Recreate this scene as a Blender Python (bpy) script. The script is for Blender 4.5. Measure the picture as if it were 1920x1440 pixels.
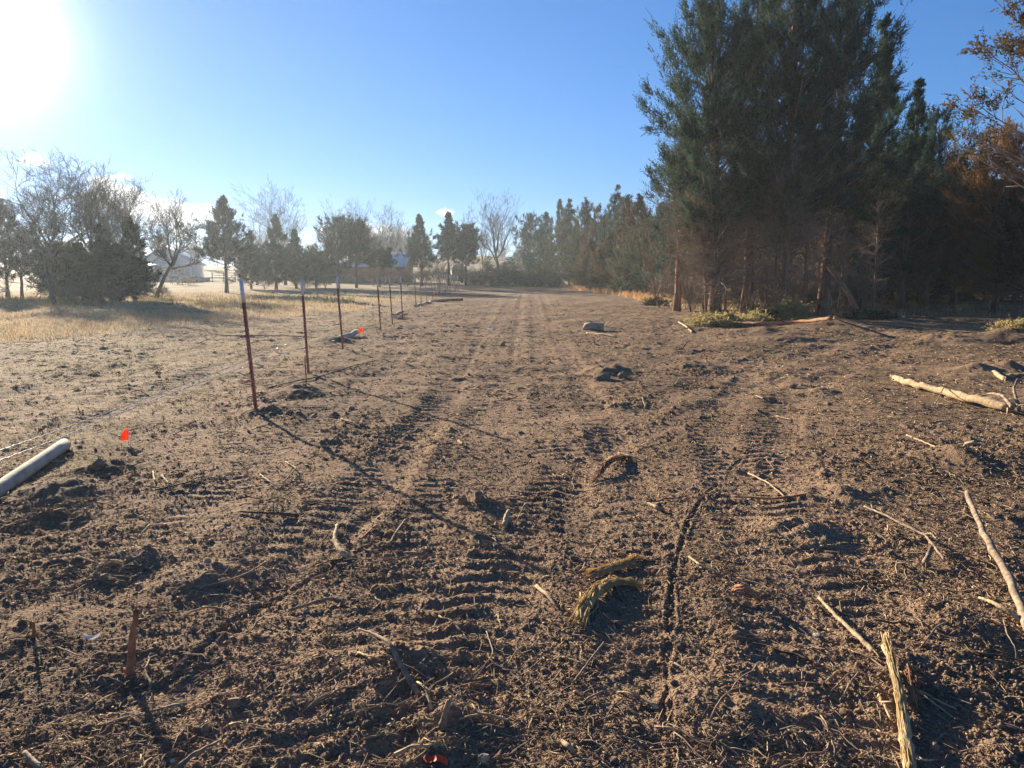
import bpy, bmesh, math, random
import numpy as np
from mathutils import Vector, Matrix

for _o in list(bpy.data.objects):
    bpy.data.objects.remove(_o)
S = bpy.context.scene
COL = S.collection
R = math.radians

# ------------------------------------------------------------------ camera, world, sun, exposure
CAM_H, PITCH, FPX = 1.6, R(7.9), 1450.0
cam_d = bpy.data.cameras.new("camera")
cam = bpy.data.objects.new("camera", cam_d)
COL.objects.link(cam)
cam.location = (0, 0, CAM_H)
cam.rotation_euler = (math.pi / 2 - PITCH, 0, 0)
cam_d.sensor_fit = 'HORIZONTAL'
cam_d.sensor_width = 36.0
cam_d.lens = 36.0 * FPX / 1920.0
cam_d.clip_start = 0.05
cam_d.clip_end = 5000
S.camera = cam

SUN_AZ, SUN_EL = R(-33.5), R(14.2)      # azimuth from +Y, positive to the right
SUN = Vector((math.sin(SUN_AZ) * math.cos(SUN_EL), math.cos(SUN_AZ) * math.cos(SUN_EL), math.sin(SUN_EL)))
S.view_settings.view_transform = 'Standard'
S.view_settings.look = 'None'
S.view_settings.gamma = 1
S.view_settings.exposure = 1.65

W = bpy.data.worlds.new("World")
S.world = W
W.use_nodes = True
nt = W.node_tree
for n in list(nt.nodes):
    nt.nodes.remove(n)
_out = nt.nodes.new('ShaderNodeOutputWorld')
_bg = nt.nodes.new('ShaderNodeBackground')
_sky = nt.nodes.new('ShaderNodeTexSky')
_sky.sky_type = 'NISHITA'
_sky.sun_disc = False
_sky.sun_elevation = SUN_EL
_sky.sun_rotation = SUN_AZ
_sky.altitude = 0
_sky.air_density = 1.0
_sky.dust_density = 0.0
_sky.ozone_density = 6.5
_bg.inputs['Strength'].default_value = 0.05
_tc = nt.nodes.new('ShaderNodeTexCoord')


def wmath(op, a, b=None, c=None):
    n = nt.nodes.new('ShaderNodeMath')
    n.operation = op
    for i, v in enumerate((a, b, c)):
        if v is None:
            continue
        if isinstance(v, (int, float)):
            n.inputs[i].default_value = v
        else:
            nt.links.new(v, n.inputs[i])
    return n.outputs[0]


# glow of bright air round the sun: falls with the angle from the sun's direction
_dot = nt.nodes.new('ShaderNodeVectorMath')
_dot.operation = 'DOT_PRODUCT'
_nrm = nt.nodes.new('ShaderNodeVectorMath')
_nrm.operation = 'NORMALIZE'
nt.links.new(_tc.outputs['Generated'], _nrm.inputs[0])
nt.links.new(_nrm.outputs[0], _dot.inputs[0])
_dot.inputs[1].default_value = SUN
_ang = wmath('ARCCOSINE', wmath('MINIMUM', _dot.outputs['Value'], 0.999999))
_g1 = wmath('MULTIPLY', wmath('EXPONENT', wmath('MULTIPLY', _ang, -1.0 / R(1.65))), 46.0)
_g2 = wmath('MULTIPLY', wmath('EXPONENT', wmath('MULTIPLY', _ang, -1.0 / R(8.0))), 2.6)
_glow = wmath('ADD', _g1, _g2)
_gc = nt.nodes.new('ShaderNodeCombineColor')
nt.links.new(_glow, _gc.inputs[0])
nt.links.new(wmath('MULTIPLY', _glow, 0.97), _gc.inputs[1])
nt.links.new(wmath('MULTIPLY', _glow, 0.88), _gc.inputs[2])
# small bright cumulus low in the sky, toward the sun's side
_sep = nt.nodes.new('ShaderNodeSeparateXYZ')
nt.links.new(_nrm.outputs[0], _sep.inputs[0])
_az = wmath('ARCTAN2', _sep.outputs[0], _sep.outputs[1])
_el = wmath('ARCSINE', _sep.outputs[2])
_cv = nt.nodes.new('ShaderNodeCombineXYZ')
nt.links.new(wmath('MULTIPLY', _az, 14.0), _cv.inputs[0])
nt.links.new(wmath('MULTIPLY', _el, 30.0), _cv.inputs[1])
_cn = nt.nodes.new('ShaderNodeTexNoise')
_cn.inputs['Scale'].default_value = 1.3
_cn.inputs['Detail'].default_value = 7
_cn.inputs['Roughness'].default_value = 0.55
nt.links.new(_cv.outputs[0], _cn.inputs['Vector'])


def bump1(v, c, w):
    return wmath('MAXIMUM', wmath('SUBTRACT', 1.0, wmath('ABSOLUTE', wmath('DIVIDE', wmath('SUBTRACT', v, c), w))), 0.0)


def cloudband(az, waz, el, wel):
    return wmath('MULTIPLY', bump1(_az, R(az), R(waz)), bump1(_el, R(el), R(wel)))


_bands = cloudband(-22.7, 6.5, 3.9, 3.0)
for a_, wa_, e_, we_ in ((-31.0, 3.0, 7.0, 1.3), (-27.5, 5.0, 5.0, 2.0), (-10.5, 8.0, 3.2, 1.6), (-4.8, 1.2, 4.6, 0.7), (12, 9, 2.2, 1.2)):
    _bands = wmath('ADD', _bands, cloudband(a_, wa_, e_, we_))
_cm = wmath('MULTIPLY', wmath('SUBTRACT', wmath('ADD', wmath('MULTIPLY', _bands, 0.55), _cn.outputs['Fac']), 0.78), 6.0)
_cm = wmath('MINIMUM', wmath('MAXIMUM', _cm, 0.0), 1.0)
_mixc = nt.nodes.new('ShaderNodeMix')
_mixc.data_type = 'RGBA'
nt.links.new(wmath('MULTIPLY', _cm, 0.8), _mixc.inputs['Factor'])
_wb = nt.nodes.new('ShaderNodeMix')
_wb.data_type = 'RGBA'
_wb.blend_type = 'MULTIPLY'
_wb.inputs['Factor'].default_value = 1.0
nt.links.new(_sky.outputs[0], _wb.inputs[6])
_wb.inputs[7].default_value = (0.86, 0.99, 1.05, 1)
# the phone's soft shoulder for the brightest air, strongest in red
_sc = nt.nodes.new('ShaderNodeSeparateColor')
nt.links.new(_wb.outputs[2], _sc.inputs[0])
_cc = nt.nodes.new('ShaderNodeCombineColor')
for _i, (_k, _m) in enumerate(((0.20, 1.05), (0.105, 1.12), (0.04, 1.16))):
    nt.links.new(wmath('DIVIDE', wmath('MULTIPLY', _sc.outputs[_i], _m), wmath('MULTIPLY_ADD', _sc.outputs[_i], _k, 1.0)), _cc.inputs[_i])
nt.links.new(_cc.outputs[0], _mixc.inputs[6])
_mixc.inputs[7].default_value = (6.5, 6.2, 5.6, 1)
_add = nt.nodes.new('ShaderNodeMix')
_add.data_type = 'RGBA'
_add.blend_type = 'ADD'
_add.inputs['Factor'].default_value = 1.0
nt.links.new(_mixc.outputs[2], _add.inputs[6])
nt.links.new(_gc.outputs[0], _add.inputs[7])
nt.links.new(_add.outputs[2], _bg.inputs['Color'])
nt.links.new(_bg.outputs[0], _out.inputs['Surface'])

sun_l = bpy.data.lights.new("sun", 'SUN')
sun_l.energy = 5.0
sun_l.angle = R(0.5)
sun_l.color = (1.0, 0.86, 0.66)
sun_o = bpy.data.objects.new("sun", sun_l)
COL.objects.link(sun_o)
sun_o.location = SUN * 60
sun_o.rotation_euler = (-SUN).to_track_quat('-Z', 'Y').to_euler()

S.render.engine = 'CYCLES'
S.cycles.max_bounces = 5
S.cycles.diffuse_bounces = 2
S.cycles.transmission_bounces = 3
S.cycles.volume_bounces = 0
S.cycles.transparent_max_bounces = 4
S.cycles.use_denoising = True
S.cycles.sample_clamp_indirect = 6.0


# ------------------------------------------------------------------ helpers
def ray(px, py):
    """direction of the photograph's pixel (1920 wide)"""
    u, v = (px - 960) / FPX, (720 - py) / FPX
    c, s = math.cos(PITCH), math.sin(PITCH)
    return np.array((u, c + v * s, v * c - s))


def at(px, py, z=0.0):
    d = ray(px, py)
    t = (z - CAM_H) / d[2]
    return np.array((d[0] * t, d[1] * t, z))


def at_y(px, py, y):
    """the point of that pixel's ray at distance y along the ground"""
    d = ray(px, py)
    t = y / d[1]
    return np.array((d[0] * t, y, CAM_H + d[2] * t))


def tag(o, label=None, cat=None, group=None, kind=None):
    if label:
        o['label'] = label
    if cat:
        o['category'] = cat
    if group:
        o['group'] = group
    if kind:
        o['kind'] = kind
    return o


def link(name, me, mat=None, parent=None):
    o = bpy.data.objects.new(name, me)
    COL.objects.link(o)
    if mat is not None and me is not None and not me.materials:
        me.materials.append(mat)
    if parent is not None:
        o.parent = parent
    return o


def empty(name, loc, rz=0.0):
    o = bpy.data.objects.new(name, None)
    COL.objects.link(o)
    o.location = Vector([float(v) for v in loc])
    o.rotation_euler = (0, 0, rz)
    o.empty_display_size = 0.3
    return o


def copy_tree(o, parent=None):
    c = o.copy()
    COL.objects.link(c)
    if parent is not None:
        c.parent = parent
        c.matrix_parent_inverse = o.matrix_parent_inverse
    for ch in list(o.children):
        copy_tree(ch, c)
    return c


def npmesh(name, V, F, smooth=False, mats=None, mi=None):
    """mesh from numpy: V (n,3); F one (k,3|4) array or a list of such arrays"""
    if not isinstance(F, (list, tuple)):
        F = [F]
    F = [np.asarray(f, dtype=np.int32) for f in F if len(f)]
    me = bpy.data.meshes.new(name)
    V = np.ascontiguousarray(V, dtype=np.float32)
    me.vertices.add(len(V))
    me.vertices.foreach_set('co', V.ravel())
    idx = np.concatenate([f.ravel() for f in F])
    cnt = np.concatenate([np.full(len(f), f.shape[1], np.int32) for f in F])
    me.loops.add(len(idx))
    me.loops.foreach_set('vertex_index', idx)
    me.polygons.add(len(cnt))
    st = np.zeros(len(cnt), np.int32)
    st[1:] = np.cumsum(cnt)[:-1]
    me.polygons.foreach_set('loop_start', st)
    if smooth:
        me.polygons.foreach_set('use_smooth', np.ones(len(cnt), bool))
    me.update(calc_edges=True)
    me.validate()
    return me


def unit(a):
    return a / np.maximum(np.linalg.norm(a, axis=-1, keepdims=True), 1e-9)


def frames(D):
    D = unit(D)
    ref = np.where(np.abs(D[:, 2:3]) > 0.9, np.array([[1., 0, 0]]), np.array([[0, 0, 1.]]))
    A = unit(np.cross(D, ref))
    B = np.cross(D, A)
    return A, B


def prisms(P0, P1, R0, R1, n=3):
    """open n-sided tapered prisms, one per segment -> V, quads"""
    P0, P1 = np.asarray(P0, float), np.asarray(P1, float)
    m = len(P0)
    A, B = frames(P1 - P0)
    th = np.arange(n) * 2 * np.pi / n
    c, s = np.cos(th)[None, :, None], np.sin(th)[None, :, None]
    off = A[:, None, :] * c + B[:, None, :] * s
    V = np.empty((m, 2 * n, 3))
    V[:, :n] = P0[:, None] + off * np.asarray(R0)[:, None, None]
    V[:, n:] = P1[:, None] + off * np.asarray(R1)[:, None, None]
    k = np.arange(n)
    q = np.stack([k, (k + 1) % n, n + (k + 1) % n, n + k], 1)
    F = (np.arange(m)[:, None, None] * 2 * n + q[None]).reshape(-1, 4)
    return V.reshape(-1, 3), F


def tube(pts, rad, n=8, rough=0.0, seed=0, cap=True):
    """one connected tube through the points -> V, quads, tris"""
    pts = np.asarray(pts, float)
    k = len(pts)
    rad = np.broadcast_to(np.asarray(rad, float), (k,))
    T = np.gradient(pts, axis=0)
    T = unit(T)
    A = np.zeros_like(pts)
    a = np.cross(T[0], (0, 0, 1.0) if abs(T[0][2]) < .9 else (1.0, 0, 0))
    a /= np.linalg.norm(a)
    for i in range(k):
        a = a - T[i] * np.dot(a, T[i])
        a /= max(np.linalg.norm(a), 1e-9)
        A[i] = a
    B = np.cross(T, A)
    th = np.arange(n) * 2 * np.pi / n
    rng = np.random.default_rng(seed)
    rr = rad[:, None] * (1 + rough * rng.normal(0, 1, (k, n)))
    V = pts[:, None] + (A[:, None] * np.cos(th)[None, :, None] + B[:, None] * np.sin(th)[None, :, None]) * rr[:, :, None]
    V = V.reshape(-1, 3)
    i, j = np.meshgrid(np.arange(k - 1), np.arange(n), indexing='ij')
    Q = np.stack([i * n + j, i * n + (j + 1) % n, (i + 1) * n + (j + 1) % n, (i + 1) * n + j], -1).reshape(-1, 4)
    Tt = np.zeros((0, 3), int)
    if cap:
        V = np.vstack([V, pts[:1], pts[-1:]])
        j = np.arange(n)
        c0, c1 = k * n, k * n + 1
        Tt = np.vstack([np.stack([np.full(n, c0), (j + 1) % n, j], 1),
                        np.stack([np.full(n, c1), (k - 1) * n + j, (k - 1) * n + (j + 1) % n], 1)])
    return V, Q, Tt


class MB:
    """collects pieces of ONE mesh"""

    def __init__(self):
        self.V, self.Q, self.T, self.n = [], [], [], 0

    def add(self, V, Q=None, T=None):
        self.V.append(np.asarray(V, float))
        if Q is not None and len(Q):
            self.Q.append(np.asarray(Q) + self.n)
        if T is not None and len(T):
            self.T.append(np.asarray(T) + self.n)
        self.n += len(V)
        return self

    def box(self, lo, hi):
        x0, y0, z0 = lo
        x1, y1, z1 = hi
        V = [(x0, y0, z0), (x1, y0, z0), (x1, y1, z0), (x0, y1, z0), (x0, y0, z1), (x1, y0, z1), (x1, y1, z1), (x0, y1, z1)]
        Q = [(0, 3, 2, 1), (4, 5, 6, 7), (0, 1, 5, 4), (1, 2, 6, 5), (2, 3, 7, 6), (3, 0, 4, 7)]
        return self.add(V, Q)

    def tube(self, *a, **k):
        return self.add(*tube(*a, **k))

    def prisms(self, *a, **k):
        return self.add(*prisms(*a, **k))

    def mesh(self, name, smooth=False):
        F = []
        if self.Q:
            F.append(np.vstack(self.Q))
        if self.T:
            F.append(np.vstack(self.T))
        return npmesh(name, np.vstack(self.V), F, smooth)

    def build(self, name, mat, parent=None, smooth=False):
        return link(name, self.mesh(name, smooth), mat, parent)


# ------------------------------------------------------------------ noise
def h2(ix, iy, seed):
    h = (ix.astype(np.int64) * 374761393 + iy.astype(np.int64) * 668265263 + seed * 1442695041) & 0xffffffff
    h = ((h ^ (h >> 13)) * 1274126177) & 0xffffffff
    h = (h ^ (h >> 16)) & 0xffffffff
    h = (h * 2246822519) & 0xffffffff
    return ((h ^ (h >> 15)) & 0xffffff).astype(np.float32) / 16777216.0


def vn(x, y, s, seed=0):
    """value noise 0..1 with cells of s metres"""
    x, y = x / s, y / s
    ix, iy = np.floor(x), np.floor(y)
    fx, fy = x - ix, y - iy
    fx, fy = fx * fx * (3 - 2 * fx), fy * fy * (3 - 2 * fy)
    a, b = h2(ix, iy, seed), h2(ix + 1, iy, seed)
    c, d = h2(ix, iy + 1, seed), h2(ix + 1, iy + 1, seed)
    return (a * (1 - fx) + b * fx) * (1 - fy) + (c * (1 - fx) + d * fx) * fy


def fbm(x, y, s, oct=3, seed=0):
    t, a, n = 0, 1.0, 0
    for i in range(oct):
        t = t + a * vn(x, y, s / 2 ** i, seed + i * 17)
        n += a
        a *= 0.55
    return t / n


def clodbumps(x, y, s, dens, seed):
    """lumps of earth: domes on jittered cells of s metres; dens 0..1 is how many cells hold one"""
    X, Y = x / s, y / s
    ix, iy = np.floor(X), np.floor(Y)
    out = np.zeros_like(X)
    for dx in (-1, 0, 1):
        for dy in (-1, 0, 1):
            cx, cy = ix + dx, iy + dy
            px = cx + 0.15 + 0.7 * h2(cx, cy, seed)
            py = cy + 0.15 + 0.7 * h2(cx, cy, seed + 1)
            r = 0.22 + 0.38 * h2(cx, cy, seed + 2)
            on = h2(cx, cy, seed + 3) < dens
            th = h2(cx, cy, seed + 4) * 3.14
            ex, ey = X - px, Y - py
            u = ex * np.cos(th) + ey * np.sin(th)
            v = -ex * np.sin(th) + ey * np.cos(th)
            d = np.sqrt(u * u + (v * 1.5) ** 2) / r
            b = np.clip(1 - d ** 2.6, 0, 1) ** 0.6 * r * (0.7 + 0.5 * h2(cx, cy, seed + 5))
            out = np.maximum(out, np.where(on, b, 0))
    return out * s


def sstep(a, b, x):
    t = np.clip((x - a) / (b - a), 0, 1)
    return t * t * (3 - 2 * t)


# ------------------------------------------------------------------ terrain
BLy = np.array([-50, 0, 10, 14, 19, 28, 37, 60, 100, 112.])
BLx = np.array([-30, -20, -17, -14.6, -12.6, -9.4, -7.4, -7.0, -8.5, -9.])
BRy = np.array([-50, 18, 27, 33, 40, 60, 77, 100, 112.])
BRx = np.array([60, 60, 40, 9.5, 8.6, 8.8, 8.6, 6.6, 5.0])


def dirt_mask(x, y):
    wob = 1.6 * (fbm(x, y, 4.0, 3, 5) - 0.5)
    l = np.interp(y, BLy, BLx) + wob
    r = np.interp(y, BRy, BRx) - wob
    w = 0.35 + 0.012 * np.maximum(y, 0)
    return sstep(-w, w, x - l) * sstep(-w, w, r - x) * sstep(112, 107, y + wob * 2)


def track(pix, width, kind, amp=1.0, period=0.15, gap=None):
    return dict(p=np.array([at(*q)[:2] for q in pix]), w=width, kind=kind, amp=amp, period=period)


TRACKS = [
    track([(1262, 1700), (1258, 1440), (1250, 1250), (1262, 1080), (1290, 980), (1345, 900), (1440, 810)], 0.010, 'rut', 0.24),
    track([(330, 1262), (430, 1165), (560, 1090), (740, 1000)], 0.016, 'rut', 0.24),
    track([(700, 960), (620, 1040)], 0.05, 'rut', 0.3),
    track([(700, 1700), (820, 1440), (880, 1180), (1010, 960), (1090, 850), (1230, 750), (1480, 650), (1800, 592)], 0.24, 'lug', 1.0, 0.16),
    track([(1800, 1700), (1720, 1440), (1640, 1150), (1520, 980), (1440, 850), (1480, 740), (1700, 640), (1900, 610)], 0.24, 'lug', 0.9, 0.16),
    track([(1190, 1440), (1180, 1150), (1080, 940), (1120, 850), (1400, 730), (1700, 640)], 0.17, 'smooth', 1.0),
    track([(60, 1500), (420, 1130), (700, 900), (860, 720), (930, 620), (968, 548)], 0.26, 'lug', 0.55, 0.17),
    track([(600, 1500), (780, 1060), (900, 800), (950, 640), (985, 548)], 0.26, 'lug', 0.6, 0.17),
    track([(1060, 1000), (1040, 780), (1015, 640), (1000, 548)], 0.26, 'lug', 0.6, 0.17),
    track([(-300, 800), (0, 745), (300, 672), (560, 612), (720, 575)], 0.3, 'lug', 0.8, 0.2),
    track([(-300, 950), (60, 830), (330, 720), (600, 622)], 0.3, 'lug', 0.7, 0.2),
    track([(1900, 700), (1600, 655), (1420, 640)], 0.3, 'lug', 0.7, 0.2),
    track([(330, 1440), (640, 1000), (830, 740), (905, 610), (945, 548)], 0.22, 'lug', 0.5, 0.17),
    track([(1330, 1500), (1215, 1000), (1120, 780), (1050, 640), (1015, 548)], 0.2, 'lug', 0.45, 0.17),
    track([(960, 1500), (960, 1000), (965, 780), (972, 640), (978, 548)], 0.18, 'smooth', 0.8),
    track([(1560, 1440), (1420, 1000), (1330, 800), (1420, 690), (1700, 610)], 0.22, 'lug', 0.6, 0.16),
    track([(-200, 1300), (150, 1120), (420, 930), (640, 760), (760, 650)], 0.25, 'lug', 0.5, 0.16),
]


def near_line(x, y, P):
    """distance to the polyline, arc length along it and signed side"""
    best = np.full(x.shape, 1e9)
    sarc = np.zeros_like(x)
    side = np.zeros_like(x)
    s0 = 0.0
    for a, b in zip(P[:-1], P[1:]):
        d = b - a
        L = np.hypot(*d)
        u = ((x - a[0]) * d[0] + (y - a[1]) * d[1]) / (L * L)
        u = np.clip(u, 0, 1)
        ex, ey = x - a[0] - u * d[0], y - a[1] - u * d[1]
        dd = np.hypot(ex, ey)
        m = dd < best
        best = np.where(m, dd, best)
        sarc = np.where(m, s0 + u * L, sarc)
        side = np.where(m, np.sign(d[0] * ey - d[1] * ex), side)
        s0 += L
    return best, sarc, side


def far_z(x, y):
    rise = 0.8 * sstep(55, 130, y) * sstep(12, -10, x) + 4.5 * sstep(135, 300, np.hypot(x, y))
    hill = 4.0 * np.exp(-(((x + 5) / 40) ** 2 + ((y - 235) / 60) ** 2))
    return rise + hill


MOUNDS = [  # px, py, radius, height: heaps and hollows of earth
    (110, 925, 0.36, 0.10), (90, 985, 0.30, -0.07), (190, 880, 0.30, 0.09), (900, 938, 0.16, 0.07), (700, 1290, 0.3, 0.05),
    (840, 1350, 0.22, 0.06), (760, 1240, 0.2, 0.05), (1140, 700, 0.5, 0.12), (1500, 1000, 0.3, 0.08), (1560, 930, 0.4, 0.07),
    (1800, 870, 0.5, 0.10), (1720, 1250, 0.35, 0.03), (1800, 1180, 0.3, 0.05), (1850, 700, 0.9, 0.22), (1780, 640, 1.1, 0.2),
    (1900, 640, 1.2, 0.3), (620, 645, 0.9, 0.16), (560, 735, 0.4, 0.1), (1540, 735, 0.3, 0.07), (935, 615, 0.6, 0.10),
    (1420, 625, 1.2, 0.15), (300, 1290, 0.25, -0.03), (740, 598, 0.6, 0.12), (830, 565, 1.2, 0.16), (1330, 1320, 0.25, 0.05),
    (1300, 690, 0.6, 0.08), (500, 770, 0.35, 0.06), (250, 1050, 0.3, 0.05), (380, 1080, 0.22, 0.05), (60, 1180, 0.3, 0.05),
    (1480, 640, 1.5, 0.12), (1560, 612, 1.5, 0.16),
]
MOUND_XY = [(at(a, b)[0], at(a, b)[1], r, h) for a, b, r, h in MOUNDS]


def H(x, y, want=False):
    x, y = np.asarray(x, float), np.asarray(y, float)
    r = np.hypot(x, y)
    dm = dirt_mask(x, y)
    fz = far_z(x, y)
    z = fz + 0.10 * (fbm(x, y, 5.0, 2, 3) - 0.5) * sstep(90, 40, r) + 0.07 * dm * (fbm(x, y, 1.3, 3, 9) - 0.5)
    z = z + dm * 0.075 * sstep(5, 14, r) * sstep(110, 60, r) * (fbm(x, y, .5, 3, 19) - 0.5)
    for mx, my, mr, mh in MOUND_XY:
        q = ((x - mx) ** 2 + (y - my) ** 2) / (mr * mr)
        z = z + mh * np.exp(-q * 1.6) * (0.6 + 0.8 * vn(x, y, mr * 0.35, 71))
    smooth = np.zeros_like(x)
    for t in TRACKS:
        d, s, sd = near_line(x, y, t['p'])
        patch = sstep(0.12, 0.62, fbm(x + 7.7 * t['w'], y, 0.8, 3, int(t['w'] * 1000)))
        if t['kind'] == 'rut':
            dd = d + 0.03 * (vn(x, y, 0.11, 3) - .5) + 0.015 * (vn(x, y, .03, 4) - .5)
            t = dict(t, amp=t['amp'] * (0.6 + 0.7 * vn(x, y, 0.35, 6)))
            z = z - 0.055 * t['amp'] * np.exp(-(dd / t['w']) ** 2) + 0.03 * t['amp'] * np.exp(-((dd - t['w'] * 2.1) / t['w']) ** 2)
        elif t['kind'] == 'smooth':
            m = np.exp(-(d / t['w']) ** 4)
            smooth = np.maximum(smooth, m)
            z = z - 0.015 * m
        else:
            m = np.exp(-(d / t['w']) ** 6)
            ph = (s + 0.28 * d * 1.0 + 0.035 * (vn(x, y, 0.2, 11) - .5) + 0.22 * (vn(x, y, 0.9, 12) - .5)) * 2 * np.pi / t['period']
            lug = np.clip(np.sin(ph) * 1.6 + 0.2, -0.8, 0.8)
            half = sd * 0.5 + 0.5
            gate = np.where(sstep(0.02, 0.06, d) > 0, 1, 1) * (0.55 + 0.45 * half)
            z = z + 0.0125 * t['amp'] * m * patch * lug * gate * (.6 + .8 * vn(x, y, .13, 14)) - 0.016 * m
            smooth = np.maximum(smooth, 0.75 * m * (.5 + .5 * sstep(.3, .6, fbm(x, y, 1.1, 2, 15))))
    rough = sstep(0.42, 0.78, fbm(x, y, 1.5, 4, 31)) * (1 - 0.8 * smooth) * (0.15 + 0.85 * dm) * (1 - .75 * sstep(.3, 1.5, (-3.3 - .056 * (y - 9.3)) - x))
    near = sstep(75, 25, r)
    wx = x + 0.05 * (vn(x, y, 0.07, 61) - .5) + 0.028 * (vn(x, y, 0.028, 62) - .5)
    wy = y + 0.05 * (vn(x, y, 0.07, 63) - .5) + 0.028 * (vn(x, y, 0.028, 64) - .5)
    c = 0.34 * clodbumps(wx, wy, 0.24, 0.06 * rough + 0.003 * dm, 101)
    c = np.maximum(c, 0.50 * clodbumps(wx + .37, wy, 0.11, 0.34 * rough + 0.008, 151))
    c = np.maximum(c, 0.62 * clodbumps(wx, wy + .21, 0.058, 0.62 * rough + 0.05, 201))
    c = c * (0.65 + 0.7 * vn(x, y, 0.022, 65))
    c = c + 0.6 * clodbumps(x, y, 0.03, 0.45 + 0.45 * rough, 251) * sstep(16, 6, r)
    rid = 1 - np.abs(2 * fbm(wx, wy, 0.16, 4, 301) - 1)
    c = c + (0.010 + 0.03 * rough) * (rid - 0.7) + 0.012 * (vn(x, y, 0.016, 77) - .5) * sstep(9, 4, r)
    z = z + c * (0.72 + .28 * sstep(4, 9, r)) * near * (0.12 + 0.88 * dm)
    if want:
        return z, dm, rough, smooth
    return z


def gz(x, y):
    return float(H(np.array([x]), np.array([y]))[0])


def node_mat(name):
    m = bpy.data.materials.new(name)
    m.use_nodes = True
    t = m.node_tree
    b = t.nodes['Principled BSDF']
    b.inputs['Specular IOR Level'].default_value = 0.15
    return m, t, b


def ramp(t, fac, stops, interp='LINEAR'):
    n = t.nodes.new('ShaderNodeValToRGB')
    n.color_ramp.interpolation = interp
    e = n.color_ramp.elements
    while len(e) < len(stops):
        e.new(0.5)
    for k, (p, c) in enumerate(stops):
        e[k].position = p
        e[k].color = (*c, 1) if len(c) == 3 else c
    t.links.new(fac, n.inputs[0])
    return n.outputs[0]


def tnoise(t, scale, detail=3, rough=0.55, vec=None, dist=0.0):
    n = t.nodes.new('ShaderNodeTexNoise')
    n.inputs['Scale'].default_value = scale
    n.inputs['Detail'].default_value = detail
    n.inputs['Roughness'].default_value = rough
    n.inputs['Distortion'].default_value = dist
    if vec is not None:
        t.links.new(vec, n.inputs['Vector'])
    return n.outputs['Fac']


def objco(t, scale=(1, 1, 1)):
    c = t.nodes.new('ShaderNodeTexCoord')
    m = t.nodes.new('ShaderNodeMapping')
    m.inputs['Scale'].default_value = scale
    t.links.new(c.outputs['Object'], m.inputs[0])
    return m.outputs[0]


def mixc(t, fac, a, b):
    n = t.nodes.new('ShaderNodeMix')
    n.data_type = 'RGBA'
    for v, i in ((fac, 0), (a, 6), (b, 7)):
        if isinstance(v, (int, float)):
            n.inputs[i].default_value = v
        elif isinstance(v, tuple):
            n.inputs[i].default_value = (*v, 1)
        else:
            t.links.new(v, n.inputs[i])
    return n.outputs[2]


def add_bump(t, b, h, strength, dist):
    n = t.nodes.new('ShaderNodeBump')
    n.inputs['Strength'].default_value = strength
    n.inputs['Distance'].default_value = dist
    t.links.new(h, n.inputs['Height'])
    t.links.new(n.outputs[0], b.inputs['Normal'])
    return n


def noisy(name, c0, c1, scale=8, stretch=(1, 1, 1), rough=0.9, bump=0.4, bdist=0.01, c2=None, spec=0.15):
    """procedural material between two or three colours of the thing itself"""
    m, t, b = node_mat(name)
    v = objco(t, stretch)
    f = tnoise(t, scale, 5, 0.6, v)
    st = [(0.32, c0), (0.62, c1)] if c2 is None else [(0.3, c0), (0.5, c1), (0.7, c2)]
    t.links.new(ramp(t, f, st), b.inputs['Base Color'])
    b.inputs['Roughness'].default_value = rough
    b.inputs['Specular IOR Level'].default_value = spec
    if bump:
        add_bump(t, b, tnoise(t, scale * 3, 4, 0.6, v), bump, bdist)
    return m


def leafy(name, c0, c1, c2, scale=1.3, trans=0.42):
    """foliage: diffuse and translucent, clumps of differing green"""
    m = bpy.data.materials.new(name)
    m.use_nodes = True
    t = m.node_tree
    t.nodes.remove(t.nodes['Principled BSDF'])
    out = t.nodes['Material Output']
    v = objco(t)
    f = tnoise(t, scale, 4, 0.65, v)
    col = ramp(t, f, [(0.3, c0), (0.5, c1), (0.68, c2)])
    d = t.nodes.new('ShaderNodeBsdfDiffuse')
    tr = t.nodes.new('ShaderNodeBsdfTranslucent')
    mx = t.nodes.new('ShaderNodeMixShader')
    mx.inputs[0].default_value = trans
    t.links.new(col, d.inputs['Color'])
    t.links.new(col, tr.inputs['Color'])
    t.links.new(d.outputs[0], mx.inputs[1])
    t.links.new(tr.outputs[0], mx.inputs[2])
    t.links.new(mx.outputs[0], out.inputs['Surface'])
    return m


# soil: bare earth, dead grass and leaf litter by the 'zones' attribute
M = {}
m, t, b = node_mat('soil')
M['soil'] = m
zat = t.nodes.new('ShaderNodeAttribute')
zat.attribute_name = 'zones'
zs = t.nodes.new('ShaderNodeSeparateColor')
t.links.new(zat.outputs['Color'], zs.inputs[0])
v = objco(t)
big = tnoise(t, 0.9, 4, 0.6, v)
mid = tnoise(t, 9.0, 5, 0.65, v)
fin = tnoise(t, 70.0, 4, 0.7, v)
d1 = ramp(t, mid, [(0.30, (0.165, 0.104, 0.063)), (0.52, (0.265, 0.175, 0.108)), (0.72, (0.36, 0.245, 0.157))])
d2 = ramp(t, fin, [(0.30, (0.15, 0.096, 0.059)), (0.55, (0.28, 0.184, 0.113)), (0.75, (0.45, 0.315, 0.205))])
dirt = mixc(t, 0.5, d1, d2)
dirt = mixc(t, ramp(t, big, [(0.42, (0, 0, 0)), (0.66, (0.55, 0.55, 0.55))]), dirt, (0.34, 0.226, 0.148))
dirt = mixc(t, ramp(t, tnoise(t, 0.45, 4, 0.6, objco(t, (1.3, .6, 1))), [(0.44, (0, 0, 0)), (0.60, (0.55, 0.55, 0.55))]), dirt, (0.105, 0.070, 0.048))
_lane = t.nodes.new('ShaderNodeMath')
_lane.operation = 'MULTIPLY'
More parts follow.
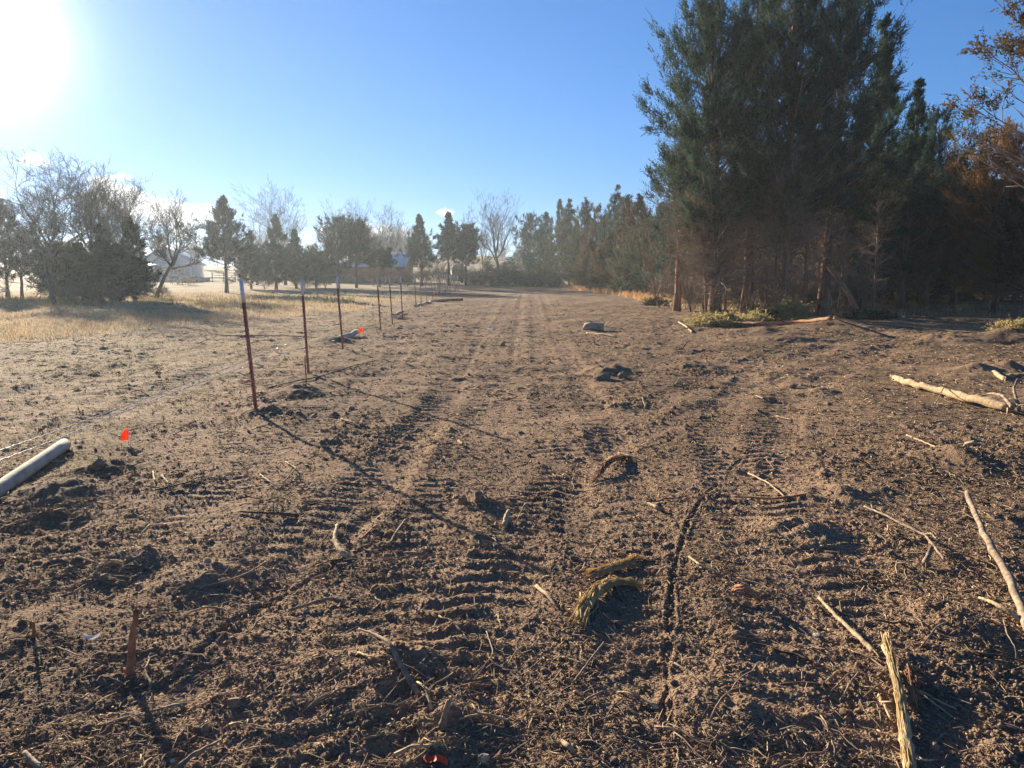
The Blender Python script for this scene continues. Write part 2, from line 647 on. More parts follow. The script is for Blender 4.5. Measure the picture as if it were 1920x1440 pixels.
t.links.new(zs.outputs[2], _lane.inputs[0])
_lane.inputs[1].default_value = 0.4
dirt = mixc(t, _lane.outputs[0], dirt, mixc(t, 0.5, dirt, (0.40, 0.275, 0.185)))
speck = tnoise(t, 34.0, 2, 0.5, objco(t, (1.0, 0.35, 1)), 1.5)
dirt = mixc(t, ramp(t, speck, [(0.66, (0, 0, 0)), (0.72, (0.75, 0.75, 0.75))]), dirt, (0.42, 0.32, 0.20))
gr = ramp(t, tnoise(t, 2.2, 5, 0.7, v), [(0.3, (0.24, 0.172, 0.108)), (0.5, (0.36, 0.265, 0.168)), (0.72, (0.46, 0.35, 0.23))])
gr2 = ramp(t, tnoise(t, 0.16, 4, 0.6, v), [(0.42, (0, 0, 0)), (0.62, (0.7, 0.7, 0.7))])
gr = mixc(t, gr2, gr, (0.21, 0.18, 0.085))
lit = ramp(t, tnoise(t, 6.0, 5, 0.7, v), [(0.3, (0.06, 0.042, 0.028)), (0.5, (0.13, 0.09, 0.055)), (0.7, (0.26, 0.19, 0.105))])
colr = mixc(t, zs.outputs[0], dirt, gr)
colr = mixc(t, zs.outputs[1], colr, lit)
t.links.new(colr, b.inputs['Base Color'])
b.inputs['Roughness'].default_value = 0.95
b.inputs['Specular IOR Level'].default_value = 0.05
vor = t.nodes.new('ShaderNodeTexVoronoi')
vor.inputs['Scale'].default_value = 95.0
t.links.new(v, vor.inputs['Vector'])
hh = t.nodes.new('ShaderNodeMath')
hh.operation = 'MULTIPLY_ADD'
t.links.new(fin, hh.inputs[0])
hh.inputs[1].default_value = 1.0
t.links.new(vor.outputs['Distance'], hh.inputs[2])
_b2 = add_bump(t, b, mid, 0.9, 0.06)
_b1 = t.nodes.new('ShaderNodeBump')
_b1.inputs['Strength'].default_value = 0.75
_b1.inputs['Distance'].default_value = 0.012
t.links.new(hh.outputs[0], _b1.inputs['Height'])
t.links.new(_b2.outputs[0], _b1.inputs['Normal'])
t.links.new(_b1.outputs[0], b.inputs['Normal'])

# one sheet in rings round the viewer's place: fine where the photo looks, coarse to the horizon
rr = [0.0, 0.4, 0.8, 1.2]
while rr[-1] < 70:
    rr.append(rr[-1] * (1.0036 if rr[-1] > 1.9 else 1.02))
while rr[-1] < 480:
    rr.append(rr[-1] * 1.035)
rr = np.array(rr)
th = np.concatenate([np.linspace(-180, -60, 50, endpoint=False), np.linspace(-60, -42, 140, endpoint=False), np.linspace(-42, 42, 940, endpoint=False),
                     np.linspace(42, 60, 140, endpoint=False), np.linspace(60, 180, 50, endpoint=False)]) * np.pi / 180
RR, TH = np.meshgrid(rr, th, indexing='ij')
gx, gy = RR * np.sin(TH), RR * np.cos(TH)
gz_, gdm, grough, gsm = H(gx, gy, True)
nr, nth = RR.shape
I, J = np.meshgrid(np.arange(nr - 1), np.arange(nth), indexing='ij')
Q = np.stack([I * nth + J, (I + 1) * nth + J, (I + 1) * nth + (J + 1) % nth, I * nth + (J + 1) % nth], -1).reshape(-1, 4)
gm = npmesh('ground', np.stack([gx, gy, gz_], -1).reshape(-1, 3), Q[:, ::-1], True)
wood = sstep(6.5, 10, gx) * sstep(26, 33, gy) * sstep(125, 100, gy)
grass = (1 - gdm) * (1 - wood)
grass = np.maximum(grass, (1 - gdm) * wood * 0.75 * sstep(0.5, 0.62, fbm(gx, gy, 3.0, 3, 88)) * sstep(40, 46, gy))
lit_ = (1 - gdm) * wood * (1 - grass)
lit_ = np.maximum(lit_, 0.6 * gdm * sstep(2.0, 7.0, gx - 0.1 * gy) * sstep(0.45, 0.7, fbm(gx, gy, 1.2, 3, 44)))
thatch = gdm * sstep(0.0, 1.2, (-3.3 - 0.056 * (gy - 9.3)) - gx) * (0.35 + 0.65 * sstep(.3, .6, fbm(gx, gy, .9, 4, 66)))
grass = np.maximum(grass, 0.5 * thatch)
zc = np.stack([grass, lit_, gsm, np.ones_like(grass)], -1).reshape(-1, 4).astype(np.float32)
ca = gm.color_attributes.new('zones', 'FLOAT_COLOR', 'POINT')
ca.data.foreach_set('color', zc.ravel())
ground = link('ground', gm, M['soil'])
tag(ground, 'dark brown bare soil churned by tracks between dry pasture and cedars', 'ground', kind='structure')
del zc, Q, RR, TH
# ------------------------------------------------------------------ materials of things
M['bark'] = noisy('cedar_bark', (0.075, 0.045, 0.032), (0.20, 0.115, 0.08), 9, (1, 1, 0.12), bump=0.9, bdist=0.03, c2=(0.33, 0.23, 0.17))
M['bark_red'] = noisy('red_cedar_bark', (0.13, 0.06, 0.038), (0.28, 0.145, 0.095), 9, (1, 1, 0.12), bump=0.9, bdist=0.03, c2=(0.42, 0.28, 0.20))
M['twig'] = noisy('dead_twigs', (0.14, 0.105, 0.08), (0.32, 0.25, 0.195), 5, bump=0)
M['greybark'] = noisy('grey_bark', (0.05, 0.045, 0.041), (0.115, 0.10, 0.088), 6, (1, 1, 0.3), bump=0.6, bdist=0.03)
M['dkgreen'] = leafy('dark_cedar_foliage', (0.026, 0.050, 0.036), (0.046, 0.078, 0.054), (0.085, 0.105, 0.062))
M['dim'] = leafy('shaded_cedar_foliage', (0.020, 0.036, 0.030), (0.036, 0.055, 0.042), (0.062, 0.075, 0.05), 1.3, .18)  # darker copy of the cedar green: backlit silhouette shade put into the colour
M['olive'] = leafy('olive_cedar_foliage', (0.036, 0.048, 0.026), (0.066, 0.072, 0.037), (0.12, 0.107, 0.053))
M['greygreen'] = leafy('grey_green_cedar_foliage', (0.048, 0.056, 0.039), (0.084, 0.090, 0.056), (0.13, 0.125, 0.076))
M['brown'] = leafy('brown_cedar_foliage', (0.056, 0.043, 0.024), (0.10, 0.068, 0.034), (0.15, 0.10, 0.048))
M['rust'] = leafy('rusty_cedar_foliage', (0.13, 0.08, 0.035), (0.24, 0.135, 0.055), (0.32, 0.19, 0.08))
M['yellowgreen'] = leafy('yellow_green_foliage', (0.26, 0.21, 0.09), (0.40, 0.32, 0.145), (0.5, 0.41, 0.21), 6, .4)


# ------------------------------------------------------------------ trees
def trunk_line(rng, H_, lean=(0, 0), wob=0.012, k=10):
    z = np.linspace(0, 1, k)
    p = np.zeros((k, 3))
    p[:, 2] = z * H_ - 0.12 * (z == 0)
    w = np.cumsum(rng.normal(0, wob * H_ / 3, (k, 2)), 0)
    p[:, :2] = (w - w[0]) * 0.8 + np.outer(z, lean)
    return p


def flared(r0, k, H_, tip=0.12):
    z = np.linspace(0, 1, k)
    r = r0 * ((1 - z) * (1 - tip) + tip)
    r[0] *= 1.45
    return r


def cedar(seed, H_, Rm, hb=0.1, nb=150, leaves=30000, blade=0.12, lean=(0, 0), prof='cone', r0=None, bare=0, el=(12, 62), spire=0.06, ragged=0.5, side=None):
    """eastern red cedar -> (trunk pieces), branch prisms, foliage triangles"""
    rng = np.random.default_rng(seed)
    r0 = r0 or 0.016 * H_ + 0.02
    tp = trunk_line(rng, H_, lean)
    zt = tp[:, 2]
    zb = hb * H_
    i = np.arange(nb)
    t = ((i + rng.random(nb)) / nb) ** 1.0
    z0 = zb + (H_ * 0.97 - zb) * t
    if prof == 'cone':
        pr = (1 - t) ** 1.08 * (0.6 + 0.4 * np.minimum(1, t / 0.14))
    elif prof == 'hedge':
        pr = (1 - t ** 1.9) * (0.75 + 0.25 * np.minimum(1, t / 0.1))
    elif prof == 'oval':
        pr = np.sqrt(np.clip(1 - (1.55 * (t - 0.34)) ** 2 / 1.05, 0.004, 1)) * np.where(t > .34, 1, .9)
    else:                                   # column
        pr = np.minimum(1, (1 - t) * 2.6) ** 0.7 * (0.75 + 0.25 * np.minimum(1, t / 0.1))
    az = i * 2.39996 + rng.normal(0, 0.5, nb)
    lump = 0.75 + 0.5 * vn(az * 1.3 + seed, z0 / H_ * 7, 1.0, seed)
    L = Rm * pr * lump * rng.uniform(1 - ragged, 1.12, nb) + spire * H_ * 0.22
    e = np.radians(el[0] + (el[1] - el[0]) * t + rng.normal(0, 9, nb))
    dh = np.stack([np.sin(az), np.cos(az), 0 * az], 1)
    base = np.stack([np.interp(z0, zt, tp[:, 0]), np.interp(z0, zt, tp[:, 1]), z0 - np.tan(e) * L * 0.45], 1)
    base[:, 2] = np.maximum(base[:, 2], 0.25)
    cu = rng.uniform(0.05, 0.4, nb)

    def B(ii, s):
        h = L[ii] * s
        return base[ii] + dh[ii] * (h * np.cos(e[ii]) * 1.0)[:, None] + np.stack([0 * h, 0 * h, h * np.sin(e[ii]) + cu[ii] * L[ii] * s * s], 1)
    P0, P1, R0_, R1_ = [], [], [], []
    ss = (0, .35, .7, 1.0)
    for a, c in zip(ss[:-1], ss[1:]):
        P0.append(B(i, np.full(nb, a)))
        P1.append(B(i, np.full(nb, c)))
        rb = 0.006 + 0.011 * L
        R0_.append(rb * (1 - a * .85))
        R1_.append(rb * (1 - c * .85))
    if bare:                                # dead, leafless lower limbs with their twigs
        zz = rng.uniform(0.06, max(hb * 1.25, 0.2), bare) * H_
        aa = rng.uniform(0, 2 * np.pi, bare)
        LL = Rm * rng.uniform(0.25, 1.0, bare) * (0.6 + 0.4 * zz / zz.max())
        ee = np.radians(rng.normal(22, 20, bare))
        d = np.stack([np.sin(aa) * np.cos(ee), np.cos(aa) * np.cos(ee), np.sin(ee)], 1)
        o = np.stack([np.interp(zz, zt, tp[:, 0]), np.interp(zz, zt, tp[:, 1]), zz], 1)
        curve = rng.normal(0, 0.12, (bare, 3)) + np.array([0, 0, 0.18])
        prev = o
        for k in range(4):
            s = (k + 1) / 4
            q = o + d * (LL * s)[:, None] + curve * (LL * s * s)[:, None]
            P0.append(prev)
            P1.append(q)
            rb = 0.009 + 0.009 * LL
            R0_.append(rb * (1 - .22 * k))
            R1_.append(rb * (1 - .22 * (k + 1)) + .002)
            prev = q
            for tw in range(4):
                f = rng.random((bare, 1))
                st = P0[-1] if tw == 99 else (q * f + (o + d * (LL * k / 4)[:, None] + curve * (LL * (k / 4) ** 2)[:, None]) * (1 - f))
                td = unit(d + rng.normal(0, 0.75, (bare, 3)) + np.array([0, 0, 0.15]))
                tl = LL * rng.uniform(0.1, 0.38, bare)
                md = st + td * (tl * .5)[:, None]
                en = md + unit(td + rng.normal(0, .35, (bare, 3))) * (tl * .5)[:, None]
                P0 += [st, md]
                P1 += [md, en]
                R0_ += [np.full(bare, .0065), np.full(bare, .0045)]
                R1_ += [np.full(bare, .0045), np.full(bare, .0025)]
    br = (np.vstack(P0), np.vstack(P1), np.concatenate(R0_), np.concatenate(R1_))
    # foliage: feathery sprays along the outer part of every branch
    K = 12
    ns = int(leaves * 1.75) // K
    SUB = 7                                 # side branches, each with its own plume of foliage
    sk = rng.uniform(0.18, 1.0, (nb, SUB)) ** 0.8
    sk[:, 0] = 0.97
    ii = np.repeat(i, SUB)
    sb = B(ii, sk.ravel())
    sbd = unit(dh[ii] * np.cos(e[ii])[:, None] + np.stack([0 * ii, 0 * ii, np.sin(e[ii]) + 2 * cu[ii] * sk.ravel()], 1))
    sdir = unit(sbd + rng.normal(0, 0.55, (nb * SUB, 3)) * (sk.ravel() < .95)[:, None] + np.array([0, 0, 0.35]))
    sL = (0.07 + 0.42 * L[ii] * (1.05 - 0.62 * sk.ravel())) * rng.uniform(.6, 1.2, nb * SUB)
    P0.append(sb)
    P1.append(sb + sdir * (sL * .8)[:, None])
    R0_.append(0.004 + 0.004 * sL)
    R1_.append(np.full(nb * SUB, .003))
    wj = sL * rng.uniform(.35, 1.3, nb * SUB)
    j = rng.choice(nb * SUB, ns, p=wj / wj.sum())
    u = rng.random(ns) ** .8
    c = sb[j] + sdir[j] * (sL[j] * u)[:, None] + rng.normal(0, 1, (ns, 3)) * ((.02 + .14 * sL[j]) * (1.1 - .7 * u))[:, None]
    ax = unit(sdir[j] + rng.normal(0, 0.38, (ns, 3)) + np.array([0, 0, 0.4]))
    br = (np.vstack(P0), np.vstack(P1), np.concatenate(R0_), np.concatenate(R1_))
    sl = rng.uniform(0.2, 0.6, ns) * (blade / 0.12) ** .35 * np.clip(.25 + .75 * L[ii[j]] / 1.3, .25, 1)
    keep = vn(c[:, 0] * 1.0 + seed, c[:, 2] + c[:, 1] * .7, 0.42 + .25 * blade / .12, seed + 5) > 0.22
    c, ax, sl = c[keep], ax[keep], sl[keep]
    ns = len(c)
    v = (np.arange(K) + 0.5) / K
    o = c[:, None] + ax[:, None] * (sl[:, None] * v)[:, :, None]
    bdir = unit(ax[:, None] * 1.0 + rng.normal(0, 0.5, (ns, K, 3)))
    bl = blade * rng.uniform(0.6, 1.25, (ns, K)) * (1.1 - 0.5 * v)
    sd = unit(np.cross(bdir, rng.normal(0, 1, (ns, K, 3))))
    wd = (0.12 * bl)[:, :, None]
    p = np.stack([o - sd * wd, o + bdir * (bl * .55)[:, :, None] + sd * wd * 1.3, o + bdir * bl[:, :, None], o + bdir * (bl * .4)[:, :, None] - sd * wd * 1.3], 2)
    FV = p.reshape(-1, 3)
    kz = H_ / np.percentile(FV[:, 2], 99.9)      # the leader tops out at the given height
    FV[:, 2] *= kz
    br[0][:, 2] *= kz
    br[1][:, 2] *= kz
    tp[:, 2] *= min(kz, 1.0)
    FV[:, 2] = np.maximum(FV[:, 2], 0.03)
    FQ = np.arange(len(FV)).reshape(-1, 4)
    return (tp, flared(r0, len(tp), H_, 0.1), br, FV, FQ)


def put_cedar(loc, data, leaf, bark='bark', label='', group=None, twigmat='twig', rz=0.0, name='cedar_tree', cat='tree'):
    tp, tr, br, FV, FQ = data
    e = empty(name, loc, rz)
    tag(e, label, cat, group)
    MB().tube(tp, tr, 9, 0.06, len(FV)).build('trunk', M[bark], e, True)
    MB().prisms(*br, 4).build('branches', M[twigmat], e)
    link('crown', npmesh('crown', FV, FQ), M[leaf], e)
    return e


def spot(px, d):
    p = at_y(px, 520, d)
    return np.array((p[0], d, gz(p[0], d) - 0.03))


def hgt(py, d, z0):
    return at_y(960, py, d)[2] - z0


# the clump of tall cedars on the right: px, distance, top py, half width m, crown base, profile, leaves, leaf, bark, bare limbs, label
FRONT = [
    (1271, 36.0, 215, 1.5, 0.50, 'oval', 22000, 'olive', 'bark_red', 90, (0.1, 0), 'slim red-barked cedar standing alone as the outermost trunk of the tall clump'),
    (1343, 31.5, -25, 3.1, 0.27, 'oval', 90000, 'dkgreen', 'bark', 330, (-.5, 0), 'tall dark-trunked cedar with a mass of bare twigs on its open side'),
    (1402, 34.5, -40, 2.4, 0.28, 'oval', 66000, 'dkgreen', 'bark', 100, (0.0, 0), 'tall cedar just behind and between the two front trunks of the clump'),
    (1468, 31.0, -95, 3.0, 0.27, 'oval', 98000, 'dkgreen', 'bark_red', 150, (0.15, 0), 'tallest green cedar, reddish trunk lit down one edge, at the front of the clump'),
    (1548, 34.0, -70, 2.7, 0.26, 'oval', 84000, 'dkgreen', 'bark', 110, (0.2, 0), 'broad dark cedar behind the leaning dead trunk'),
    (1615, 37.0, 30, 2.6, 0.22, 'cone', 56000, 'dkgreen', 'bark', 50, (0.3, 0), 'dark cedar with loose upswept sprays on the shoulder of the clump'),
    (1690, 38.0, 150, 2.6, 0.12, 'cone', 50000, 'dkgreen', 'bark', 40, (0.1, 0), 'dark cedar one step lower than the clump, in deep shade'),
    (1735, 41.0, 195, 2.5, 0.10, 'oval', 46000, 'dkgreen', 'bark', 30, (0.1, 0), 'dark bushy cedar beside the gap of sky in the clump'),
    (1790, 43.0, 292, 2.0, 0.12, 'cone', 26000, 'olive', 'bark', 20, (0, 0), 'lower cedar at the gap of sky next to the brown tree'),
    (1868, 36.0, 222, 2.8, 0.10, 'oval', 56000, 'rust', 'bark', 40, (0, 0), 'orange-brown cedar glowing in the sun at the edge of the woods'),
    (1945, 33.0, 250, 2.6, 0.12, 'cone', 40000, 'brown', 'bark', 40, (0, 0), 'brown cedar cut off by the picture edge beyond the orange-brown one'),
]
for k, (px, d, top, rm, hb, pf, nl, lf, bk, bare, lean, lab) in enumerate(FRONT):
    q = spot(px, d)
    Ht = hgt(top, d, q[2])
    put_cedar(q, cedar(100 + k, Ht, rm, hb, 120, int(nl * .85), 0.125, lean, pf, None, bare, (8, 66), 0.07, 0.55), lf, bk, lab)

# thin young stems round the front trunks
STEMS = [
    (1328, 31.2, 330, 'thin pale stem hugging the tall dark-trunked cedar on its open side', (-0.5, 0)),
    (1362, 33.0, 300, 'thin reddish stem just behind the tall dark-trunked cedar', (0.3, 0)),
    (1437, 33.5, 340, 'thin bare stem between the two front trunks of the clump', (0.2, 0)),
    (1458, 30.6, 260, 'thin sunlit stem beside the tallest cedar of the clump', (-0.3, 0)),
    (1508, 32.0, 240, 'straight slim cedar stem right of the tallest cedar', (0.1, 0)),
    (1575, 33.0, 230, 'slim shaded cedar stem beside the leaning dead trunk', (0.2, 0)),
    (1640, 34.0, 280, 'slim shaded cedar stem at the dark mouth of the thicket', (0.0, 0)),
    (1388, 38.0, 320, 'slim crooked stem set back in the clump over dry grass', (0.2, 0)),
]
for k, (px, d, top, lab, lean) in enumerate(STEMS):
    q = spot(px, d)
    Ht = hgt(top, d, q[2])
    put_cedar(q, cedar(200 + k, Ht, 1.15, 0.5, 70, 3500, 0.13, lean, 'oval', 0.055 if k != 4 else 0.1, 55, (10, 60)), 'olive', 'bark_red' if k % 2 == 0 else 'bark', lab)

# shaded thicket behind the clump: nothing tells these apart
rngT = np.random.default_rng(5)
THICK = [(1300, 47), (1385, 44), (1440, 41), (1500, 43), (1545, 48), (1590, 42), (1650, 46), (1700, 50), (1760, 47), (1815, 52), (1850, 44), (1905, 47), (1960, 43), (2010, 52), (1345, 56), (1470, 55), (1620, 57), (1870, 60), (1410, 50), (1560, 53), (1675, 55), (1740, 58), (1800, 46), (1880, 53), (1930, 57), (1990, 50), (1300, 64), (1360, 68), (1430, 64), (1510, 66), (1580, 64), (1660, 66), (1720, 68), (1790, 66), (1850, 70), (1920, 66), (1620, 49), (1725, 45)]
protoT = []
for k in range(4):
    protoT.append(cedar(300 + k, 8.6, 2.4, 0.02, 130, 18000, 0.2, (0.1, 0), 'oval', 0.12, 30, (8, 55)))
made = {}
GT = 'shaded cedars of the thicket behind the tall clump'
LT = 'dark cedar standing back in the shaded thicket behind the tall clump'
for k, (px, d) in enumerate(THICK):
    q = spot(px, d)
    v_ = k % 4
    if v_ not in made:
        made[v_] = o = put_cedar(q, protoT[v_], 'dkgreen', 'bark', LT, GT)
    else:
        o = copy_tree(made[v_])
        o.location = Vector(q)
    o.rotation_euler = (0, 0, rngT.uniform(0, 6))
    sc = rngT.uniform(0.85, 1.12)
    o.scale = (sc, sc, sc * rngT.uniform(0.9, 1.05))

# the row of cedars along the far side of the clearing
ROW = [
    (1022, 117, 398, 2.6, 'dkgreen', 'hedge', 'dark green cedar at the far end of the row, right behind the brush heap'),
    (1046, 108, 374, 2.4, 'olive', 'hedge', 'olive cedar with a thin spire, first tall one of the row past the brush heap'),
    (1068, 103, 373, 2.2, 'greygreen', 'hedge', 'grey-green cedar beside the olive spire in the far row'),
    (1092, 98, 372, 2.4, 'olive', 'hedge', 'tall olive-brown cedar in the middle of the far row'),
    (1106, 86, 448, 1.7, 'brown', 'hedge', 'small brown cedar in front of the far row'),
    (1122, 93, 384, 2.3, 'brown', 'hedge', 'brownish cedar behind the small brown one in the far row'),
    (1142, 82, 436, 1.7, 'brown', 'hedge', 'small rusty red cedar in front of the far row'),
    (1152, 88, 348, 2.2, 'dkgreen', 'hedge', 'dark cedar with the highest spire of the far row'),
    (1172, 82, 366, 2.1, 'olive', 'hedge', 'cedar with twin spires behind the grey-green bushy one'),
    (1196, 74, 364, 2.1, 'brown', 'hedge', 'brown-topped cedar near the bare twigs of the tall clump'),
    (1212, 66, 402, 2.0, 'greygreen', 'oval', 'grey-green bushy cedar reaching to the ground at the near end of the row'),
    (1180, 70, 452, 1.3, 'greygreen', 'oval', 'low grey-green cedar at the foot of the near end of the row'),
    (1245, 62, 372, 2.2, 'dkgreen', 'hedge', 'shaded cedar behind the outermost slim trunk'),
    (1290, 58, 350, 2.3, 'dkgreen', 'hedge', 'shaded cedar seen through the bare twigs of the clump'),
    (1235, 80, 380, 2.3, 'dkgreen', 'hedge', 'dim cedar closing the gap behind the near end of the row'),
]
for k, (px, d, top, rm, lf, pf, lab) in enumerate(ROW):
    q = spot(px, d)
    Ht = hgt(top, d, q[2])
    put_cedar(q, cedar(400 + k, Ht, rm * 1.3, 0.03, 110, 34000, 0.19, (0.1, 0), pf, 0.13, 0, (8, 62), 0.05, 0.5), lf, 'bark', lab)

# cedars across the pasture on the left
LEFT = [
    (12, 60, 372, 3.2, 0.18, 'cone', 'dark cedar with level tiers at the near left edge of the pasture'),
    (112, 56, 448, 1.9, 0.05, 'oval', 'low bushy cedar beside the thin leaning trunk'),
    (152, 50, 455, 1.5, 0.03, 'cone', 'dense cedar left of the thick double trunk under the big bare trees'),
    (190, 51, 420, 1.5, 0.05, 'cone', 'dense pointed cedar in the middle of the dark mass under the big bare trees'),
    (222, 49, 458, 1.4, 0.05, 'cone', 'shorter cedar inside the dark mass under the big bare trees'),
    (250, 52, 408, 1.7, 0.10, 'cone', 'pointed cedar at the open end of the dark mass, near the house'),
    (424, 72, 367, 2.7, 0.30, 'cone', 'perfect cone-shaped cedar on a clear trunk beside the house'),
    (470, 84, 455, 2.0, 0.15, 'oval', 'low dim cedar just past the cone-shaped one'),
    (517, 82, 402, 1.8, 0.10, 'cone', 'slender dark cedar in front of the tall bare tree'),
    (555, 86, 430, 1.9, 0.12, 'cone', 'ragged cedar next to the slender dark one'),
    (592, 88, 468, 2.0, 0.1, 'oval', 'low round cedar between the slender and the broad one'),
    (634, 86, 400, 2.7, 0.18, 'oval', 'broad dark cedar covering one end of the brown barn'),
    (668, 88, 408, 2.4, 0.36, 'oval', 'wide-branched cedar whose limbs hang over the barn roof'),
    (712, 92, 462, 1.5, 0.5, 'oval', 'small spreading cedar in front of the barn roof'),
    (790, 94, 402, 2.4, 0.26, 'cone', 'spire-topped cedar standing just past the barn'),
    (842, 97, 398, 1.7, 0.36, 'cone', 'thin see-through cedar behind the wooden posts'),
    (874, 101, 416, 1.7, 0.34, 'oval', 'thin cedar over the little cream shed'),
    (994, 124, 398, 2.9, 0.18, 'oval', 'two-topped blue-green cedar rising behind the brush heap'),
]
for k, (px, d, top, rm, hb, pf, lab) in enumerate(LEFT):
    q = spot(px, d)
    Ht = hgt(top, d, q[2])
    put_cedar(q, cedar(500 + k, Ht, rm * 1.2, hb, 95 if k != 6 else 120, 24000, 0.2, (0, 0), pf, None, 14, (0, 45) if pf == 'cone' else (10, 55), 0.06, 0.55), 'dim', 'greybark', lab)


def bare_tree(seed, H_, Wd, trunk=0.3, lean=(0, 0), r0=0.16, levels=5, kids=(6, 5, 4, 4), el=38, up=0.25, fork=2):
    """leafless broadleaf tree, limbs dividing to twigs -> trunk polyline + prisms"""
    rng = np.random.default_rng(seed)
    k = 6
    tl = trunk * H_
    tp = np.zeros((k, 3))
    zz = np.linspace(0, 1, k)
    tp[:, 2] = zz * tl
    tp[0, 2] = -0.15
    tp[:, :2] = np.outer(zz ** 1.2, lean) + np.cumsum(rng.normal(0, .03, (k, 2)), 0) * (zz[:, None] > 0)
    tr = r0 * (1 - .25 * zz)
    tr[0] *= 1.35
    S0, S1, A0, A1 = [], [], [], []
    nl = kids[0]
    az = np.arange(nl) * 2.4 + rng.normal(0, .4, nl)
    P = np.repeat(tp[-1:], nl, 0) + np.stack([0 * az, 0 * az, -rng.uniform(0, .32, nl) * tl * (np.arange(nl) >= fork)], 1)
    inc = np.radians(rng.normal(el, 10, nl)) * np.where(np.arange(nl) < fork, 0.5, 1.1)
    D = np.stack([np.sin(az) * np.sin(inc), np.cos(az) * np.sin(inc), np.cos(inc)], 1)
    L = (H_ - tl) * rng.uniform(.5, .62, nl) * np.where(np.arange(nl) < fork, 1.1, 0.85)
    Rr = r0 * rng.uniform(.42, .58, nl)
    for lv in range(levels):
        n = len(P)
        steps = 4 if lv < 3 else 3
        pts = [P]
        d = D
        for s in range(steps):
            d = unit(d + rng.normal(0, .16 if lv else .1, (n, 3)) + np.array([0, 0, up * .35]))
            q = pts[-1] + d * (L / steps)[:, None]
            S0.append(pts[-1])
            S1.append(q)
            A0.append(np.maximum(Rr * (1 - .6 * s / steps), .0085))
            A1.append(np.maximum(Rr * (1 - .6 * (s + 1) / steps), .008))
            pts.append(q)
        if lv == levels - 1:
            break
        m = kids[min(lv + 1, len(kids) - 1)]
        PP = np.stack(pts, 1)
        par = np.repeat(np.arange(n), m)
        f = np.clip(rng.uniform(.25, 1.0, n * m), 0, .999) * steps
        f[::m] = steps * .999
        i0 = f.astype(int)
        fr = (f - i0)[:, None]
        Pn = PP[par, i0] * (1 - fr) + PP[par, i0 + 1] * fr
        pd = unit(PP[par, i0 + 1] - PP[par, i0])
        rnd = rng.normal(0, 1, (n * m, 3))
        rnd = unit(rnd - pd * (rnd * pd).sum(1, keepdims=True))
        ang = np.radians(rng.normal(el, 11, n * m)) * np.where(np.arange(n * m) % m == 0, .4, 1)
        D = unit(pd * np.cos(ang)[:, None] + rnd * np.sin(ang)[:, None])
        L = L[par] * rng.uniform(.42, .68, n * m)
        Rr = np.maximum(Rr[par] * (1 - .5 * f / steps) * rng.uniform(.5, .7, n * m), .009)
        P = Pn
    S0, S1 = np.vstack(S0), np.vstack(S1)
    A0, A1 = np.concatenate(A0), np.concatenate(A1)
    zs = (H_ - tl) / max(np.percentile(S1[:, 2], 99.7) - tl, .1)
    c = tp[-1, :2]
    ws = Wd / np.percentile(np.abs(S1[:, :2] - c), 97)
    for a in (S0, S1):
        a[:, 2] = tl + (a[:, 2] - tl) * zs
        a[:, :2] = c + (a[:, :2] - c) * ws
    return tp, tr, (S0, S1, A0, A1)


def put_bare(loc, data, label, group=None, name='bare_tree', mat='greybark', cat='tree'):
    tp, tr, br = data
    e = empty(name, loc)
    tag(e, label, cat, group)
    MB().tube(tp, tr, 8, 0.04, 1).build('trunk', M[mat], e, True)
    MB().prisms(*br, 3).build('crown', M[mat], e)
    return e


